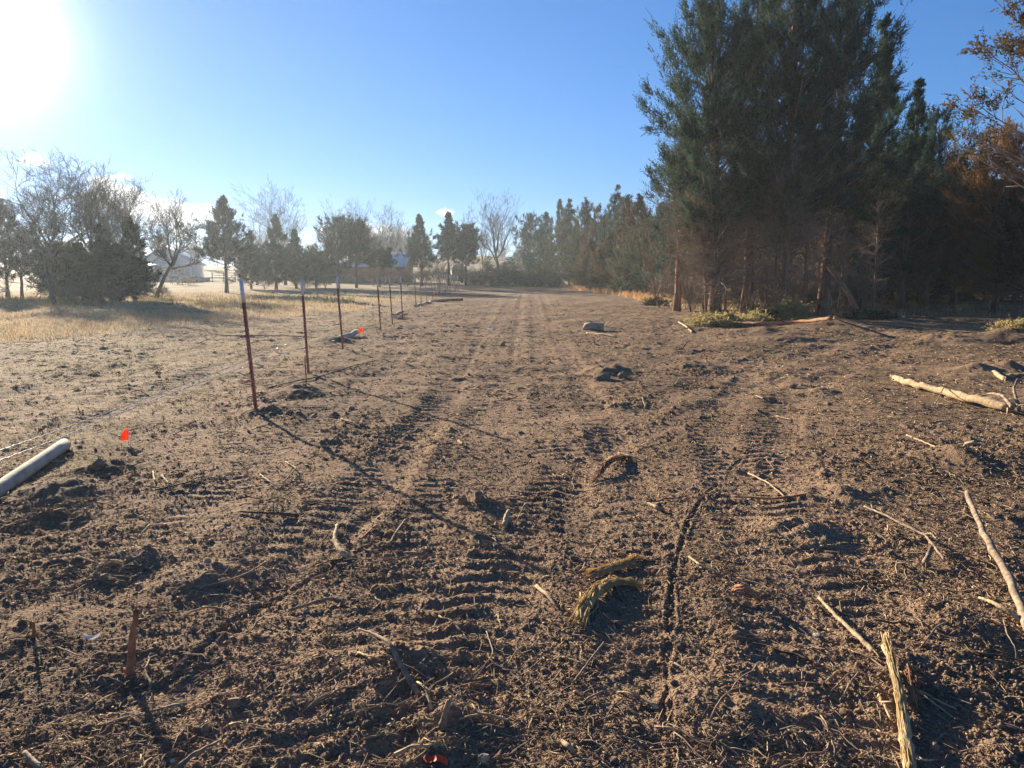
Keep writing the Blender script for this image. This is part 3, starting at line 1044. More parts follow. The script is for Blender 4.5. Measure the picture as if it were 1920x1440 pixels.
BARE = [
    (95, 54, 286, 4.0, 0.36, 0.19, (0.2, 0), 40, 'biggest bare tree, wide crown above the dark cedars at the far left'),
    (172, 52, 292, 3.3, 0.36, 0.18, (0.1, 0), 42, 'bare tree sharing its crown with the biggest bare one, clouds behind'),
    (228, 53, 335, 2.5, 0.35, 0.13, (0.1, 0), 42, 'smaller bare tree above the pointed cedar near the house'),
    (290, 57, 356, 2.3, 0.34, 0.15, (1.5, 0), 38, 'bare tree on a leaning forked trunk in front of the house'),
    (38, 58, 400, 2.2, 0.3, 0.12, (0.1, 0), 40, 'low bare tree in front of the tiered cedar at the left edge'),
    (482, 100, 384, 3.2, 0.3, 0.17, (0, 0), 42, 'faint bare tree between the cone-shaped and the slender cedar'),
    (535, 100, 342, 4.3, 0.34, 0.2, (-.3, 0), 38, 'tall bare tree rising behind the slender dark cedar'),
    (655, 124, 372, 4.5, 0.3, 0.2, (0, 0), 40, 'bare tree behind the broad dark cedar'),
    (700, 122, 372, 4.4, 0.32, 0.2, (0.2, 0), 42, 'bare tree behind the barn, above the middle of its roof'),
    (738, 118, 384, 3.4, 0.34, 0.18, (-.2, 0), 42, 'curving bare tree at the sunlit end of the barn'),
    (770, 126, 420, 3.0, 0.3, 0.14, (0, 0), 40, 'low bare tree between the barn and the spire-topped cedar'),
    (866, 112, 396, 2.4, 0.3, 0.13, (0, 0), 34, 'thin bare tree next to the vase-shaped one'),
    (905, 128, 418, 2.6, 0.28, 0.12, (0, 0), 36, 'small bare tree under one side of the vase-shaped one'),
    (938, 124, 353, 3.5, 0.30, 0.30, (-.7, 0), 27, 'vase-shaped bare tree standing alone on the grassy rise'),
    (910, 112, 470, 1.5, 0.3, 0.06, (0, 0), 38, 'little bare sapling in front of the vase-shaped tree'),
    (1240, 39.5, 345, 1.7, 0.07, 0.05, (-.2, 0), 34, 'grey-twigged bare sapling fanning out at the open edge of the tall clump'),
    (1300, 35.5, 320, 1.9, 0.07, 0.05, (-.2, 0), 32, 'bare sapling just past the outermost slim trunk'),
    (1322, 34.5, 340, 1.9, 0.07, 0.05, (-.1, 0), 34, 'bare sapling between the slim and the thick trunk of the clump'),
    (1410, 35.0, 400, 1.7, 0.07, 0.05, (.1, 0), 36, 'bare sapling amid the front trunks of the clump'),
    (1535, 35.0, 410, 1.7, 0.07, 0.05, (.1, 0), 36, 'bare sapling beside the bleached upright dead branch'),
    (850, 110, 455, 1.4, 0.4, 0.06, (0, 0), 38, 'bare sapling beside the little cream shed'),
]
for k, (px, d, top, wd, trk, r0, lean, el_, lab) in enumerate(BARE):
    q = spot(px, d)
    Ht = hgt(top, d, q[2])
    kd = (8, 6, 5, 4) if px < 320 else (7, 5, 4, 4) if Ht > 7 else (6, 5, 4)
    put_bare(q, bare_tree(600 + k, Ht, wd, trk, lean, r0, 5 if Ht > 7 else 4, kd, el_, .3 if el_ > 30 else .7, 3), lab, mat='twig' if px > 1200 else 'greybark')

# leaning thin trunk at the left, seen against the pasture
q = spot(100, 45)
e = empty('leaning_trunk', q)
tag(e, 'thin bare trunk leaning over in front of the dark cedar mass', 'tree')
MB().tube([(0, 0, -.1), (-.25, 0, .9), (-.5, .1, 2.0), (-.62, .2, 3.3)], [.12, .09, .08, .05], 7, .05).build('trunk', M['greybark'], e, True)
mbb = bare_tree(650, 4.2, 1.2, 0.4, (0, 0), .05, 4, (6, 6, 5), 40)
S0_, S1_, A0_, A1_ = mbb[2]
MB().prisms(S0_ + np.array((-.6, .2, 1.5)), S1_ + np.array((-.6, .2, 1.5)), A0_, A1_, 3).build('crown', M['greybark'], e)

# bare undergrowth below the clump and along the pasture
SHRUBS = [(1300, 34, 1.7), (1320, 38, 2.2), (1385, 33, 2.0), (1415, 36, 2.6), (1440, 32, 2.0), (1495, 33, 2.6), (1530, 31.5, 2.0), (1560, 33, 2.6), (1350, 41, 2.6), (1470, 38, 2.8), (1600, 36, 2.4),
          (105, 49, 1.5), (135, 48, 1.6), (178, 48, 1.6), (212, 47, 1.5), (262, 49, 1.7), (300, 54, 1.2), (495, 80, 2.4), (570, 82, 2.6), (610, 84, 2.4), (700, 93, 3.0), (735, 96, 2.4), (765, 92, 2.6), (805, 94, 3.0), (828, 97, 3.2), (862, 100, 3.0), (885, 103, 2.6), (900, 106, 2.0), (1262, 44, 2.2), (1235, 52, 2.0)]
shp = [bare_tree(680 + k, 2.2, 1.1, 0.08, (0, 0), .03, 4, (9, 6, 5), 34) for k in range(3)]
shm = {}
for k, (px, d, hh_) in enumerate(SHRUBS):
    if px > 1200 and d < 35:
        d, hh_ = d + 3.5, hh_ * .85
    q = spot(px, d)
    v_ = k % 3
    lab = 'tangled leafless brush filling the space under the tall clump' if px > 1200 else 'tangled leafless brush along the far edge of the pasture'
    grp = 'leafless brush under the tall clump' if px > 1200 else 'leafless brush along the pasture edge'
    if v_ not in shm:
        shm[v_] = o = put_bare(q, shp[v_], lab, grp, 'bare_shrub', 'twig', 'shrub')
    else:
        o = copy_tree(shm[v_])
        o.location = Vector(q)
        tag(o, lab, 'shrub', grp)
    o.rotation_euler = (0, 0, k * 1.7)
    o.scale = (hh_ / 2.2,) * 3

# distant woods on the horizon: one mass
rngW = np.random.default_rng(8)
mb = MB()
wp = bare_tree(660, 9, 3.4, .3, (0, 0), .2, 4, (6, 6, 6), 36)
for k in range(90):
    a = R(rngW.uniform(-40, 30))
    rad = rngW.uniform(230, 330)
    x_, y_ = rad * math.sin(a), rad * math.cos(a)
    sc = rngW.uniform(.75, 1.2)
    S0_, S1_, A0_, A1_ = wp[2]
    cc, ss_ = math.cos(k), math.sin(k)
    Rm_ = np.array(((cc, -ss_, 0), (ss_, cc, 0), (0, 0, 1)))
    off = np.array((x_, y_, gz(x_, y_)))
    mb.prisms(S0_ @ Rm_.T * sc + off, S1_ @ Rm_.T * sc + off, A0_ * 3.2, A1_ * 3.2, 3)
    mb.tube(wp[0] * sc + off, wp[1] * sc, 5)
tag(mb.build('distant_woods', M['greybark']), 'grey leafless woods along the horizon', 'woods', kind='stuff')
# ------------------------------------------------------------------ buildings across the pasture
def plain(name, c, rough=0.8, spec=0.2):
    return noisy(name, tuple(v * .85 for v in c), c, 3, bump=0.15, rough=rough, spec=spec)


M['metalroof'] = plain('pale_metal_roof', (0.80, 0.79, 0.76), 0.6, 0.4)
M['blueroof'] = plain('blue_grey_metal_roof', (0.22, 0.30, 0.42), 0.45, 0.4)
M['housewall'] = plain('grey_siding', (0.42, 0.44, 0.46))
M['barnwall'] = noisy('barn_boards', (0.10, 0.055, 0.04), (0.16, 0.09, 0.065), 5, (1, 1, .1), bump=.4, c2=(.2, .12, .09))
M['cream'] = plain('cream_boards', (0.62, 0.50, 0.30))
M['white'] = plain('white_paint', (0.78, 0.78, 0.76))
M['glass'] = plain('dark_window', (0.05, 0.06, 0.07), 0.15, 0.5)
M['darkmetal'] = plain('dark_metal', (0.06, 0.065, 0.075), 0.5, 0.4)


def gable(mb, x0, x1, y0, y1, z0, zr, t=0.12, axis='x'):
    """two roof slopes with thickness; the ridge runs along the axis"""
    if axis == 'x':
        ym = (y0 + y1) / 2
        for ya in (y0, y1):
            V = [(x0, ya, z0), (x1, ya, z0), (x1, ym, zr), (x0, ym, zr), (x0, ya, z0 + t), (x1, ya, z0 + t), (x1, ym, zr + t), (x0, ym, zr + t)]
            mb.add(V, [(0, 1, 2, 3), (4, 7, 6, 5), (0, 4, 5, 1), (1, 5, 6, 2), (3, 2, 6, 7), (0, 3, 7, 4)])
        n = int((x1 - x0) / 0.6)
        for k in range(n + 1):                      # standing ribs of the metal
            x = x0 + (x1 - x0) * k / n
            for ya in (y0, y1):
                mb.prisms([(x, ya, z0 + t)], [(x, ym, zr + t)], [.03], [.03], 4)
    else:
        xm = (x0 + x1) / 2
        for xa in (x0, x1):
            V = [(xa, y0, z0), (xa, y1, z0), (xm, y1, zr), (xm, y0, zr), (xa, y0, z0 + t), (xa, y1, z0 + t), (xm, y1, zr + t), (xm, y0, zr + t)]
            mb.add(V, [(0, 1, 2, 3), (4, 7, 6, 5), (0, 4, 5, 1), (1, 5, 6, 2), (3, 2, 6, 7), (0, 3, 7, 4)])
        n = int((y1 - y0) / 0.6)
        for k in range(n + 1):
            y = y0 + (y1 - y0) * k / n
            for xa in (x0, x1):
                mb.prisms([(xa, y, z0 + t)], [(xm, y, zr + t)], [.03], [.03], 4)


def wallbox(mb, x0, x1, y0, y1, z1, zr=None, axis='x'):
    mb.box((x0, y0, -.5), (x1, y1, z1))
    if zr:
        if axis == 'x':
            ym = (y0 + y1) / 2
            for x in (x0, x1):
                mb.add([(x, y0, z1), (x, y1, z1), (x, ym, zr)], None, [(0, 1, 2)])
        else:
            xm = (x0 + x1) / 2
            for y in (y0, y1):
                mb.add([(x0, y, z1), (x1, y, z1), (xm, y, zr)], None, [(0, 1, 2)])


# house behind the leaning bare tree
q = spot(322, 130)
e = empty('house', q, R(8))
tag(e, 'small grey house with a blue-grey metal roof and porch behind the leaning bare tree', 'house')
mb = MB(); wallbox(mb, -5.5, 3.6, 0, 7, 2.7, 5.6, 'y'); mb.build('wall', M['housewall'], e)
mb = MB(); gable(mb, -6.0, 4.1, -.4, 7.4, 2.62, 5.75, .12, 'y'); mb.build('roof', M['blueroof'], e)
mb = MB()
mb.add([(-5.6, -.41, 3.0), (3.7, -.41, 3.0), (3.9, -2.6, 2.35), (-5.8, -2.6, 2.35), (-5.6, -.41, 3.12), (3.7, -.41, 3.12), (3.9, -2.6, 2.47), (-5.8, -2.6, 2.47)],
       [(0, 1, 2, 3), (4, 7, 6, 5), (0, 4, 5, 1), (1, 5, 6, 2), (2, 6, 7, 3), (3, 7, 4, 0)])
mb.build('porch_roof', M['blueroof'], e)
for x in (-5.6, -2.0, 1.0, 3.7):
    MB().box((x - .08, -2.5, -.4), (x + .08, -2.34, 2.36)).build('porch_post', M['white'], e)
for x in (-4.2, 1.6):
    f = MB().box((x - .6, -.06, .9), (x + .6, -.003, 2.1)).build('window', M['white'], e)
    MB().box((x - .5, -.09, 1.0), (x + .5, -.063, 2.0)).build('pane', M['glass'], f)
d_ = MB().box((-1.2, -.06, 0), (-.2, -.003, 2.05)).build('door', M['white'], e)
MB().box((-.36, -.12, .98), (-.30, -.063, 1.06)).build('handle', M['darkmetal'], d_)

# brown barn with the bright metal roof
q = spot(700, 110)
e = empty('barn', q, R(-4))
tag(e, 'low brown board barn with a bright metal roof at the far end of the pasture', 'barn')
mb = MB(); wallbox(mb, -6.5, 4.3, 0, 7, 2.55, 4.3, 'x'); mb.build('wall', M['barnwall'], e)
mb = MB(); gable(mb, -7.0, 4.8, -.7, 7.7, 2.3, 4.4, .1, 'x'); mb.build('roof', M['metalroof'], e)
d_ = MB().box((-1.5, -.07, -.05), (1.3, -.004, 2.2)).build('door', M['darkmetal'], e)
MB().box((1.0, -.13, .95), (1.08, -.073, 1.15)).build('handle', M['metalroof'], d_)
f = MB().box((2.4, -.06, .9), (3.5, -.004, 1.8)).build('window', M['barnwall'], e)
MB().box((2.5, -.09, 1.0), (3.4, -.063, 1.7)).build('pane', M['glass'], f)

# dry-brush shed and cream shed
q = spot(861, 124)
e = empty('shed', q, R(10))
tag(e, 'little cream shed showing its gable end between bare trunks', 'shed')
mb = MB(); wallbox(mb, -1.0, .9, 0, 3.5, 2.1, 3.0, 'y'); mb.build('wall', M['cream'], e)
mb = MB(); gable(mb, -1.2, 1.1, -.25, 3.7, 2.02, 3.08, .08, 'y'); mb.build('roof', M['metalroof'], e)
d_ = MB().box((-.1, -.05, 0), (.6, -.004, 1.8)).build('door', M['darkmetal'], e)
MB().box((-.04, -.1, .9), (.02, -.053, 1.0)).build('handle', M['metalroof'], d_)

# rail fences by the barn and the house
def rail_fence(loc, length, rz, heights, posts, mat, label, hh=1.25, th=.05):
    e = empty('rail_fence', loc, rz)
    tag(e, label, 'fence')
    for k in range(posts):
        x = length * k / (posts - 1)
        MB().box((x - .06, -.06, -.3), (x + .06, .06, hh)).build('post', M[mat], e)
    for z in heights:
        MB().box((0, -.09, z - th), (length, -.063, z + th)).build('rail', M[mat], e)
    return e


rail_fence(spot(697, 101), 3.6, R(3), (0.95,), 3, 'white', 'short pale board rail in front of the barn', 1.0, .07)
rail_fence(spot(779, 112), 4.6, R(6), (0.75, 1.2), 4, 'white', 'white two-rail fence between the barn and the cream shed', 1.3, .06)
rail_fence(spot(398, 118), 5.0, R(8), (.35, .7, 1.05, 1.4), 4, 'darkmetal', 'dark pipe-rail pen beyond the cone-shaped cedar', 1.5, .03)
q = spot(383, 122)
e = empty('flatbed_trailer', q, R(5))
tag(e, 'low dark flatbed trailer parked beside the grey house', 'trailer')
MB().box((-2.6, -1, .55), (2.2, 1, .72)).build('bed', M['darkmetal'], e)
MB().box((2.2, -.06, .55), (3.4, .06, .66)).build('drawbar', M['darkmetal'], e)
for x in (-.7, .2):
    for y in (-1.12, .9):
        mw = MB().tube([(x, y, .36), (x, y + .2, .36)], [.36, .36], 14)
        mw.build('wheel', M['darkmetal'], e)

# ------------------------------------------------------------------ cattle on the pasture
M['cow_grey'] = noisy('grey_roan_coat', (0.10, 0.085, 0.08), (0.16, 0.14, 0.13), 1.2, bump=0, c2=(0.62, 0.58, 0.52))
M['cow_tan'] = noisy('tan_coat', (0.42, 0.28, 0.15), (0.55, 0.40, 0.24), 1.5, bump=0, c2=(0.62, 0.5, 0.34))
M['cow_red'] = noisy('reddish_coat', (0.22, 0.11, 0.06), (0.34, 0.18, 0.09), 1.5, bump=0, c2=(0.6, 0.5, 0.4))


def cow(loc, rz, mat, label, sc=1.0, graze=False):
    """standing cow, one continuous skinned body facing +Y"""
    J = [((0, -.62, 1.08), .27), ((0, -.2, 1.04), .34), ((0, .25, 1.03), .35), ((0, .62, 1.08), .29)]
    E = [(0, 1), (1, 2), (2, 3)]
    nk = [((0, .9, 1.22), .17), ((0, 1.12, 1.36), .15), ((0, 1.32, 1.26), .11), ((0, 1.47, 1.16), .085)] if not graze else \
         [((0, .9, .98), .18), ((0, 1.1, .70), .14), ((0, 1.24, .42), .12), ((0, 1.36, .2), .085)]
    p = 3
    for j in nk:
        J.append(j); E.append((p, len(J) - 1)); p = len(J) - 1
    head = len(J) - 3
    for s in (-1, 1):
        o = np.array(J[head + 1][0])
        J.append(((s * .2, o[1] - .12, o[2] + .12), .04)); E.append((head, len(J) - 1))
        b = len(J)                     # hind leg: hip, stifle, hock, fetlock, hoof
        J += [((s * .19, -.58, .86), .17), ((s * .2, -.50, .66), .11), ((s * .2, -.68, .42), .065), ((s * .2, -.64, .12), .05), ((s * .2, -.60, .03), .055)]
        E += [(0, b), (b, b + 1), (b + 1, b + 2), (b + 2, b + 3), (b + 3, b + 4)]
        b = len(J)                     # fore leg: shoulder, elbow, knee, fetlock, hoof
        J += [((s * .17, .6, .82), .13), ((s * .17, .58, .6), .085), ((s * .17, .62, .36), .06), ((s * .17, .6, .12), .048), ((s * .17, .63, .03), .055)]
        E += [(3, b), (b, b + 1), (b + 1, b + 2), (b + 2, b + 3), (b + 3, b + 4)]
    b = len(J)
    J += [((0, -.86, 1.14), .045), ((0, -.92, .8), .03), ((0, -.92, .5), .04)]
    E += [(0, b), (b, b + 1), (b + 1, b + 2)]
    me = bpy.data.meshes.new('cow')
    me.from_pydata([Vector(j[0]) for j in J], E, [])
    o = link('cow', me, M[mat])
    o.modifiers.new('skin', 'SKIN').use_smooth_shade = True
    for vtx, j in zip(me.skin_vertices[0].data, J):
        vtx.radius = (j[1], j[1])
    me.skin_vertices[0].data[0].use_root = True
    o.modifiers.new('sub', 'SUBSURF').levels = 1
    o.modifiers['sub'].render_levels = 1
    o.location = Vector([float(v) for v in loc])
    o.rotation_euler = (0, 0, rz)
    o.scale = (sc,) * 3
    tag(o, label, 'cow')
    return o


cow(spot(327, 104), R(160), 'cow_grey', 'grey and white cow standing furthest back, nearest the house', .92)
cow(spot(347, 98), R(150), 'cow_tan', 'tan cow grazing head down, the nearer of the close pair', .85, True)
cow(spot(355, 100), R(-25), 'cow_red', 'reddish cow standing half behind the tan one', .88)

# ------------------------------------------------------------------ fence line
M['tpost'] = noisy('rust_red_paint', (0.38, 0.11, 0.07), (0.52, 0.17, 0.11), 14, bump=.2, rough=.6, spec=.3)
M['tip'] = plain('white_post_paint', (0.86, 0.83, 0.77), .5, .4)
M['wire'] = plain('galvanised_wire', (0.50, 0.50, 0.49), .35, .6)
M['rebar'] = noisy('rusty_rod', (0.12, 0.06, 0.04), (0.25, 0.14, 0.09), 20, bump=.2)
M['postwood'] = noisy('weathered_post_wood', (0.26, 0.22, 0.16), (0.46, 0.41, 0.31), 9, (1, .35, 1), bump=.5, bdist=.008, c2=(.56, .51, .40))
HP, TIPL = 1.62, 0.26


def tbar(z0, z1, grow=0.0, studs=True):
    mb = MB()
    g = grow
    mb.box((-.004 - g, -.021 - g, z0), (.004 + g, .021 + g, z1))
    mb.box((.0045 + g, -.004 - g, z0), (.034 + g, .004 + g, z1))
    if studs:
        z = math.ceil(z0 / .054) * .054 + .02
        while z < z1 - .02:
            mb.box((-.013 - g, -.010, z), (-.0045 - g, .010, z + .017))
            z += .054
    return mb


def tpost(top, base, label, yaw=0.0):
    p = at(base[0], base[1], 0)
    p = at(base[0], base[1], gz(p[0], p[1]))
    tpnt = at_y(top[0], top[1], p[1])
    d = tpnt - p
    L = np.linalg.norm(d)
    e = empty('steel_fence_post', p)
    tag(e, label, 'fence post', 'steel posts of the unfinished wire fence')
    z = Vector(d / L)
    qx = z.to_track_quat('Z', 'Y')
    x = Vector((math.cos(yaw), math.sin(yaw), 0))
    x = (x - z * x.dot(z)).normalized()
    y = z.cross(x)
    e.rotation_euler = Matrix((x, y, z)).transposed().to_euler()
    tbar(-.35, L - TIPL).build('shaft', M['tpost'], e)
    tbar(L - TIPL + .001, L, .0012).build('painted_tip', M['tip'], e)
    mb = MB().box((-.02, -.045, -.30), (.0, .045, -.05))
    return e


POSTS = [((450, 525), (478, 769), 'tallest and nearest steel post, white-tipped, bare streaks of shadow in front'),
         ((564, 524), (577, 700), 'second steel post, behind a short rusty rod'),
         ((630, 518), (642, 656), 'third steel post, in front of the curved pale log on a heap of earth'),
         ((706, 519), (713, 616), 'fourth steel post, just past the far orange flag, tip against the barn'),
         ((729, 519), (735, 607), 'fifth steel post, at the start of the cluster of dropped posts'),
         ((750, 518), (754, 597), 'sixth steel post, beside a white dropped post on the ground'),
         ((776, 517), (780, 578), 'seventh steel post, first of the three close together past the gap'),
         ((787, 520), (790, 576), 'eighth steel post, a white speck lying at its foot'),
         ((796, 520), (800, 568), 'ninth steel post, last before the dark fallen log'),
         ((808, 518), (811, 561), 'tenth steel post, small and beside the dark fallen log'),
         ((814, 515), (816.5, 557), 'eleventh steel post, close to the nearest wooden post'),
         ((819, 515), (821, 554), 'twelfth steel post, almost touching the nearest wooden post'),
         ((829, 515), (831, 550), 'small steel post between the first and second wooden posts'),
         ((833, 515), (835, 548), 'small steel post just before the second wooden post'),
         ((842, 515), (843.5, 545), 'small steel post between the second and third wooden posts'),
         ((851, 516), (852.5, 541), 'tiny steel post just past the last wooden post'),
         ((857, 517), (858.5, 539), 'tiny steel post furthest away, at the end of the fence line')]
for tp_, bs_, lab in POSTS:
    tpost(tp_, bs_, lab, R(8))
for px, py, top, lab in ((824.5, 552, 512, 'nearest and thickest pale round wooden post on the fence line'),
                         (838, 547, 514, 'middle one of the three pale wooden posts'),
                         (846.5, 543.5, 515, 'furthest of the three pale wooden posts')):
    p = at(px, py, 0)
    p[2] = gz(p[0], p[1])
    hh_ = at_y(px, top, p[1])[2] - p[2]
    mb = MB().tube([(0, 0, -.3), (0, 0, .4), (0.01, 0, hh_ - .03), (0.01, 0, hh_)], [.085, .08, .075, .06], 12, .02)
    o = mb.build('wooden_post', M['postwood'], None, True)
    o.location = Vector(p)
    tag(o, lab, 'fence post', 'wooden posts at the far end of the fence')
p = at(575, 727)
p[2] = gz(p[0], p[1])
o = MB().tube([(0, 0, -.15), (-.005, 0, .2), (-.012, 0, .42)], .0095, 7).build('rusty_rod', M['rebar'], None, True)
o.location = Vector(p)
tag(o, 'short rusty rod standing in the soil in front of the second steel post', 'rod')


def fline(px):
    """the point of the fence line seen at that pixel column -> (x, y)"""
    a, b = at(478, 769)[:2], at(642, 656)[:2]
    s = (b[0] - a[0]) / (b[1] - a[1])
    u = (px - 960) / FPX
    y = 6.0
    for _ in range(20):
        x = a[0] + s * (y - a[1])
        dep = y * math.cos(PITCH) + 1.1 * math.sin(PITCH)
        y = (u * dep - a[0]) / s + a[1] if abs(s) > .5 else y
        # x/dep = u
        y2 = (a[0] - s * a[1] - u * 1.1 * math.sin(PITCH)) / (u * math.cos(PITCH) - s)
        return a[0] + s * (y2 - a[1]), y2


def wire(pix, label, off=0.0, seed=1):
    pts = []
    for px, py in pix:
        x, y = fline(px)
        w_ = at_y(px, py, y)
        pts.append(w_ + np.array((off, 0, 0)))
    # carry the wire on past the frame's edge
    pts.insert(0, pts[0] + (pts[0] - pts[1]) * 1.2)
    pts = np.array(pts)
    cum = np.r_[0, np.cumsum(np.linalg.norm(np.diff(pts, axis=0), axis=1))]
    n = int(cum[-1] / .06)
    s = np.linspace(0, cum[-1], n)
    fine = np.stack([np.interp(s, cum, pts[:, k]) for k in range(3)], 1)
    ker = np.ones(9) / 9
    for k in range(3):
        fine[4:-4, k] = np.convolve(fine[:, k], ker, 'valid')
    ph = s / .035
    offs = np.stack([np.cos(ph), 0 * ph, np.sin(ph)], 1) * .0023
    mb = MB()
    mb.tube(fine + offs, .0022, 4)
    mb.tube(fine - offs, .0022, 4)
    rng = np.random.default_rng(seed)
    b = fine[::2] + rng.normal(0, .003, fine[::2].shape)
    d = rng.normal(0, 1, b.shape)
    d = unit(d) * .016
    mb.prisms(b - d, b + d, np.full(len(b), .0012), np.full(len(b), .0008), 4)
    o = mb.build('barbed_wire', M['wire'])
    return tag(o, label, 'wire')


wire([(0, 848), (110, 810), (200, 777), (290, 743), (380, 710), (463, 678), (520, 655), (573, 630), (620, 613)], 'upper of two slack barbed wires strung low along the near steel posts', -.03, 2)
wire([(0, 867), (110, 826), (200, 788), (290, 752), (380, 718), (467, 687), (520, 668), (573, 650), (620, 634)], 'lower of two slack barbed wires strung low along the near steel posts', -.03, 3)
pw = []
for px, py in ((-260, 930), (-60, 885), (33, 869), (70, 861), (120, 856)):
    p_ = at(px, py, 0.02)
    pw.append((p_[0], p_[1], gz(p_[0], p_[1]) + .012))
tag(MB().tube(pw, .003, 5).build('loose_wire', M['wire']), 'loose wire lying on the ground beside the thick pale pole', 'wire')

# ------------------------------------------------------------------ poles, logs, sticks
M['pale'] = noisy('stripped_wood', (0.20, 0.13, 0.07), (0.42, 0.30, 0.17), 26, (1, 1, 1), bump=.7, bdist=.006, c2=(.58, .44, .27))
M['dry'] = noisy('dry_stick', (0.12, 0.085, 0.058), (0.25, 0.185, 0.125), 22, bump=.6, bdist=.005, c2=(.42, .32, .22))
M['darkstick'] = noisy('dark_stick', (0.075, 0.05, 0.035), (0.15, 0.10, 0.07), 14, bump=.5, bdist=.004)
M['redstick'] = noisy('reddish_root_wood', (0.17, 0.075, 0.04), (0.32, 0.16, 0.085), 14, bump=.6, bdist=.004, c2=(.45, .28, .16))
M['fibre'] = leafy('shredded_bark_fibre', (0.48, 0.33, 0.15), (0.68, 0.51, 0.26), (0.80, 0.64, 0.38), 20, .45)
M['root'] = noisy('thin_root', (0.22, 0.13, 0.08), (0.36, 0.25, 0.17), 14, bump=0)
M['orange'] = leafy('orange_flag_cloth', (0.85, 0.13, 0.04), (0.90, 0.15, 0.05), (0.95, 0.17, 0.06), 5, .6)
M['red'] = plain('red_plastic', (0.85, 0.07, 0.025), .6, .3)
M['stone'] = noisy('tan_stone', (0.24, 0.185, 0.125), (0.36, 0.285, 0.195), 9, bump=.5, bdist=.01, c2=(.44, .37, .27))
M['whitescrap'] = leafy('white_scrap', (0.74, 0.72, 0.70), (0.80, 0.78, 0.76), (0.84, 0.82, 0.80), 5, .55)
M['clod'] = noisy('earth_clod', (0.165, 0.105, 0.065), (0.265, 0.174, 0.108), 30, bump=.8, bdist=.012, c2=(.35, .24, .155))


def gp(px, py, h=0.0):
    p = at(px, py, 0)
    for _ in range(2):
        p = at(px, py, gz(p[0], p[1]) + h)
    return p


def depth(p):
    return p[1] * math.cos(PITCH) + (CAM_H - p[2]) * math.sin(PITCH)


def smooth_line(P, n):
    P = np.asarray(P, float)
    cum = np.r_[0, np.cumsum(np.linalg.norm(np.diff(P, axis=0), axis=1))]
    s = np.linspace(0, cum[-1], n)
    F = np.stack([np.interp(s, cum, P[:, k]) for k in range(3)], 1)
    if len(P) > 2:
        for _ in range(2):
            F[1:-1] = (F[:-2] + 2 * F[1:-1] + F[2:]) / 4
    return F


def frayed(mb, tip, d, r, n, ln, rng, spread=.35):
    d = d / np.linalg.norm(d)
    for _ in range(n):
        o = tip + rng.normal(0, r * .45, 3) - d * r
        e_ = d + rng.normal(0, spread, 3)
        q_ = o + e_ * ln * rng.uniform(.4, 1)
        mb.prisms([o], [q_], [r * rng.uniform(.14, .3)], [.0006], 4)


SK = [0]


def stick(pix, w, mat, label, name='stick', cat='stick', fray=0, n=None, rough=.06, group=None, knots=2, lift=None):
    """a stick through ground pixels (px, py, height above the soil); w = its thickness in pixels at the two ends"""
    SK[0] += 1
    rng = np.random.default_rng(900 + SK[0])
    P = [gp(*(q if len(q) == 3 else (q[0], q[1], 0.0))) for q in pix]
    w = w if isinstance(w, tuple) else (w, w)
    dmid = depth(P[len(P) // 2])
    r0, r1 = (max(v, 1.4) * .42 * dmid / FPX for v in w)
    P = [p + np.array((0, 0, max(r0, r1) * .3)) for p in P]
    n = n or max(10, 6 * len(P))
    F = smooth_line(P, n)
    L = np.linalg.norm(F[-1] - F[0])
    F[1:-1] += rng.normal(0, min(.04 * L / n * 2, r0 * .22), (n - 2, 3))
    rad = np.linspace(r0, r1, n) * (1 + rng.normal(0, .05, n))
    for _ in range(knots):
        k = rng.integers(1, n - 1)
        rad[k] *= 1.14
    org = F[0].copy()
    F = F - org
    mb = MB()
    mb.tube(F, rad, 9 if max(w) > 7 else 6, rough, SK[0])
    if fray:
        frayed(mb, F[0], F[0] - F[1], r0, fray, r0 * 6, rng)
        frayed(mb, F[-1], F[-1] - F[-2], r1, fray // 2, r1 * 5, rng)
    o = mb.build(name, M[mat], None, True)
    o.location = Vector(org)
    tag(o, label, cat, group)
    return o


def fibres(pix, w, mat, label, n=60, name='bark_strip', cat='bark', hump=0.03, fan=1.0):
    SK[0] += 1
    rng = np.random.default_rng(1200 + SK[0])
    P = [gp(*(q if len(q) == 3 else (q[0], q[1], 0.0))) for q in pix]
    r = w / 2 * depth(P[len(P) // 2]) / FPX
    k = 12
    F = smooth_line(P, k)
    F[:, 2] += r * .4 + hump * np.sin(np.linspace(0, np.pi, k))
    org = F[0].copy()
    F -= org
    mb = MB()
    mb.tube(F, np.r_[.15, np.full(k - 2, .42), .12] * r, 7, .2, SK[0])
    for j in range(n):
        a, b_ = sorted(rng.uniform(-.1, 1.1, 2))
        if b_ - a < .25:
            b_ = min(1.1, a + .35)
        s = np.linspace(a, b_, 7) * (k - 1)
        L_ = np.stack([np.interp(s, np.arange(k), F[:, c]) for c in range(3)], 1)
        ext = np.clip(s - (k - 1), 0, None) + np.clip(-s, 0, None)
        dirn = (F[-1] - F[-2]) if b_ > 1 else (F[0] - F[1])
        L_ += ext[:, None] * dirn
        th_ = rng.uniform(0, 6.28)
        rad = r * rng.uniform(.4, 1.0)
        sd = np.cross(F[k // 2 + 1] - F[k // 2], (0, 0, 1.))
        sd /= np.linalg.norm(sd)
        L_ += sd * math.cos(th_) * rad + np.array((0, 0, abs(math.sin(th_)) * rad * .8))
        L_ += rng.normal(0, r * .12, L_.shape) * fan + sd * rng.normal(0, r * .3 * fan) * np.linspace(-1, 1, 7)[:, None] ** 2
        mb.tube(L_, rng.uniform(.05, .12) * r, 4)
    o = mb.build(name, M[mat])
    o.location = Vector(org)
    tag(o, label, cat)
    return o


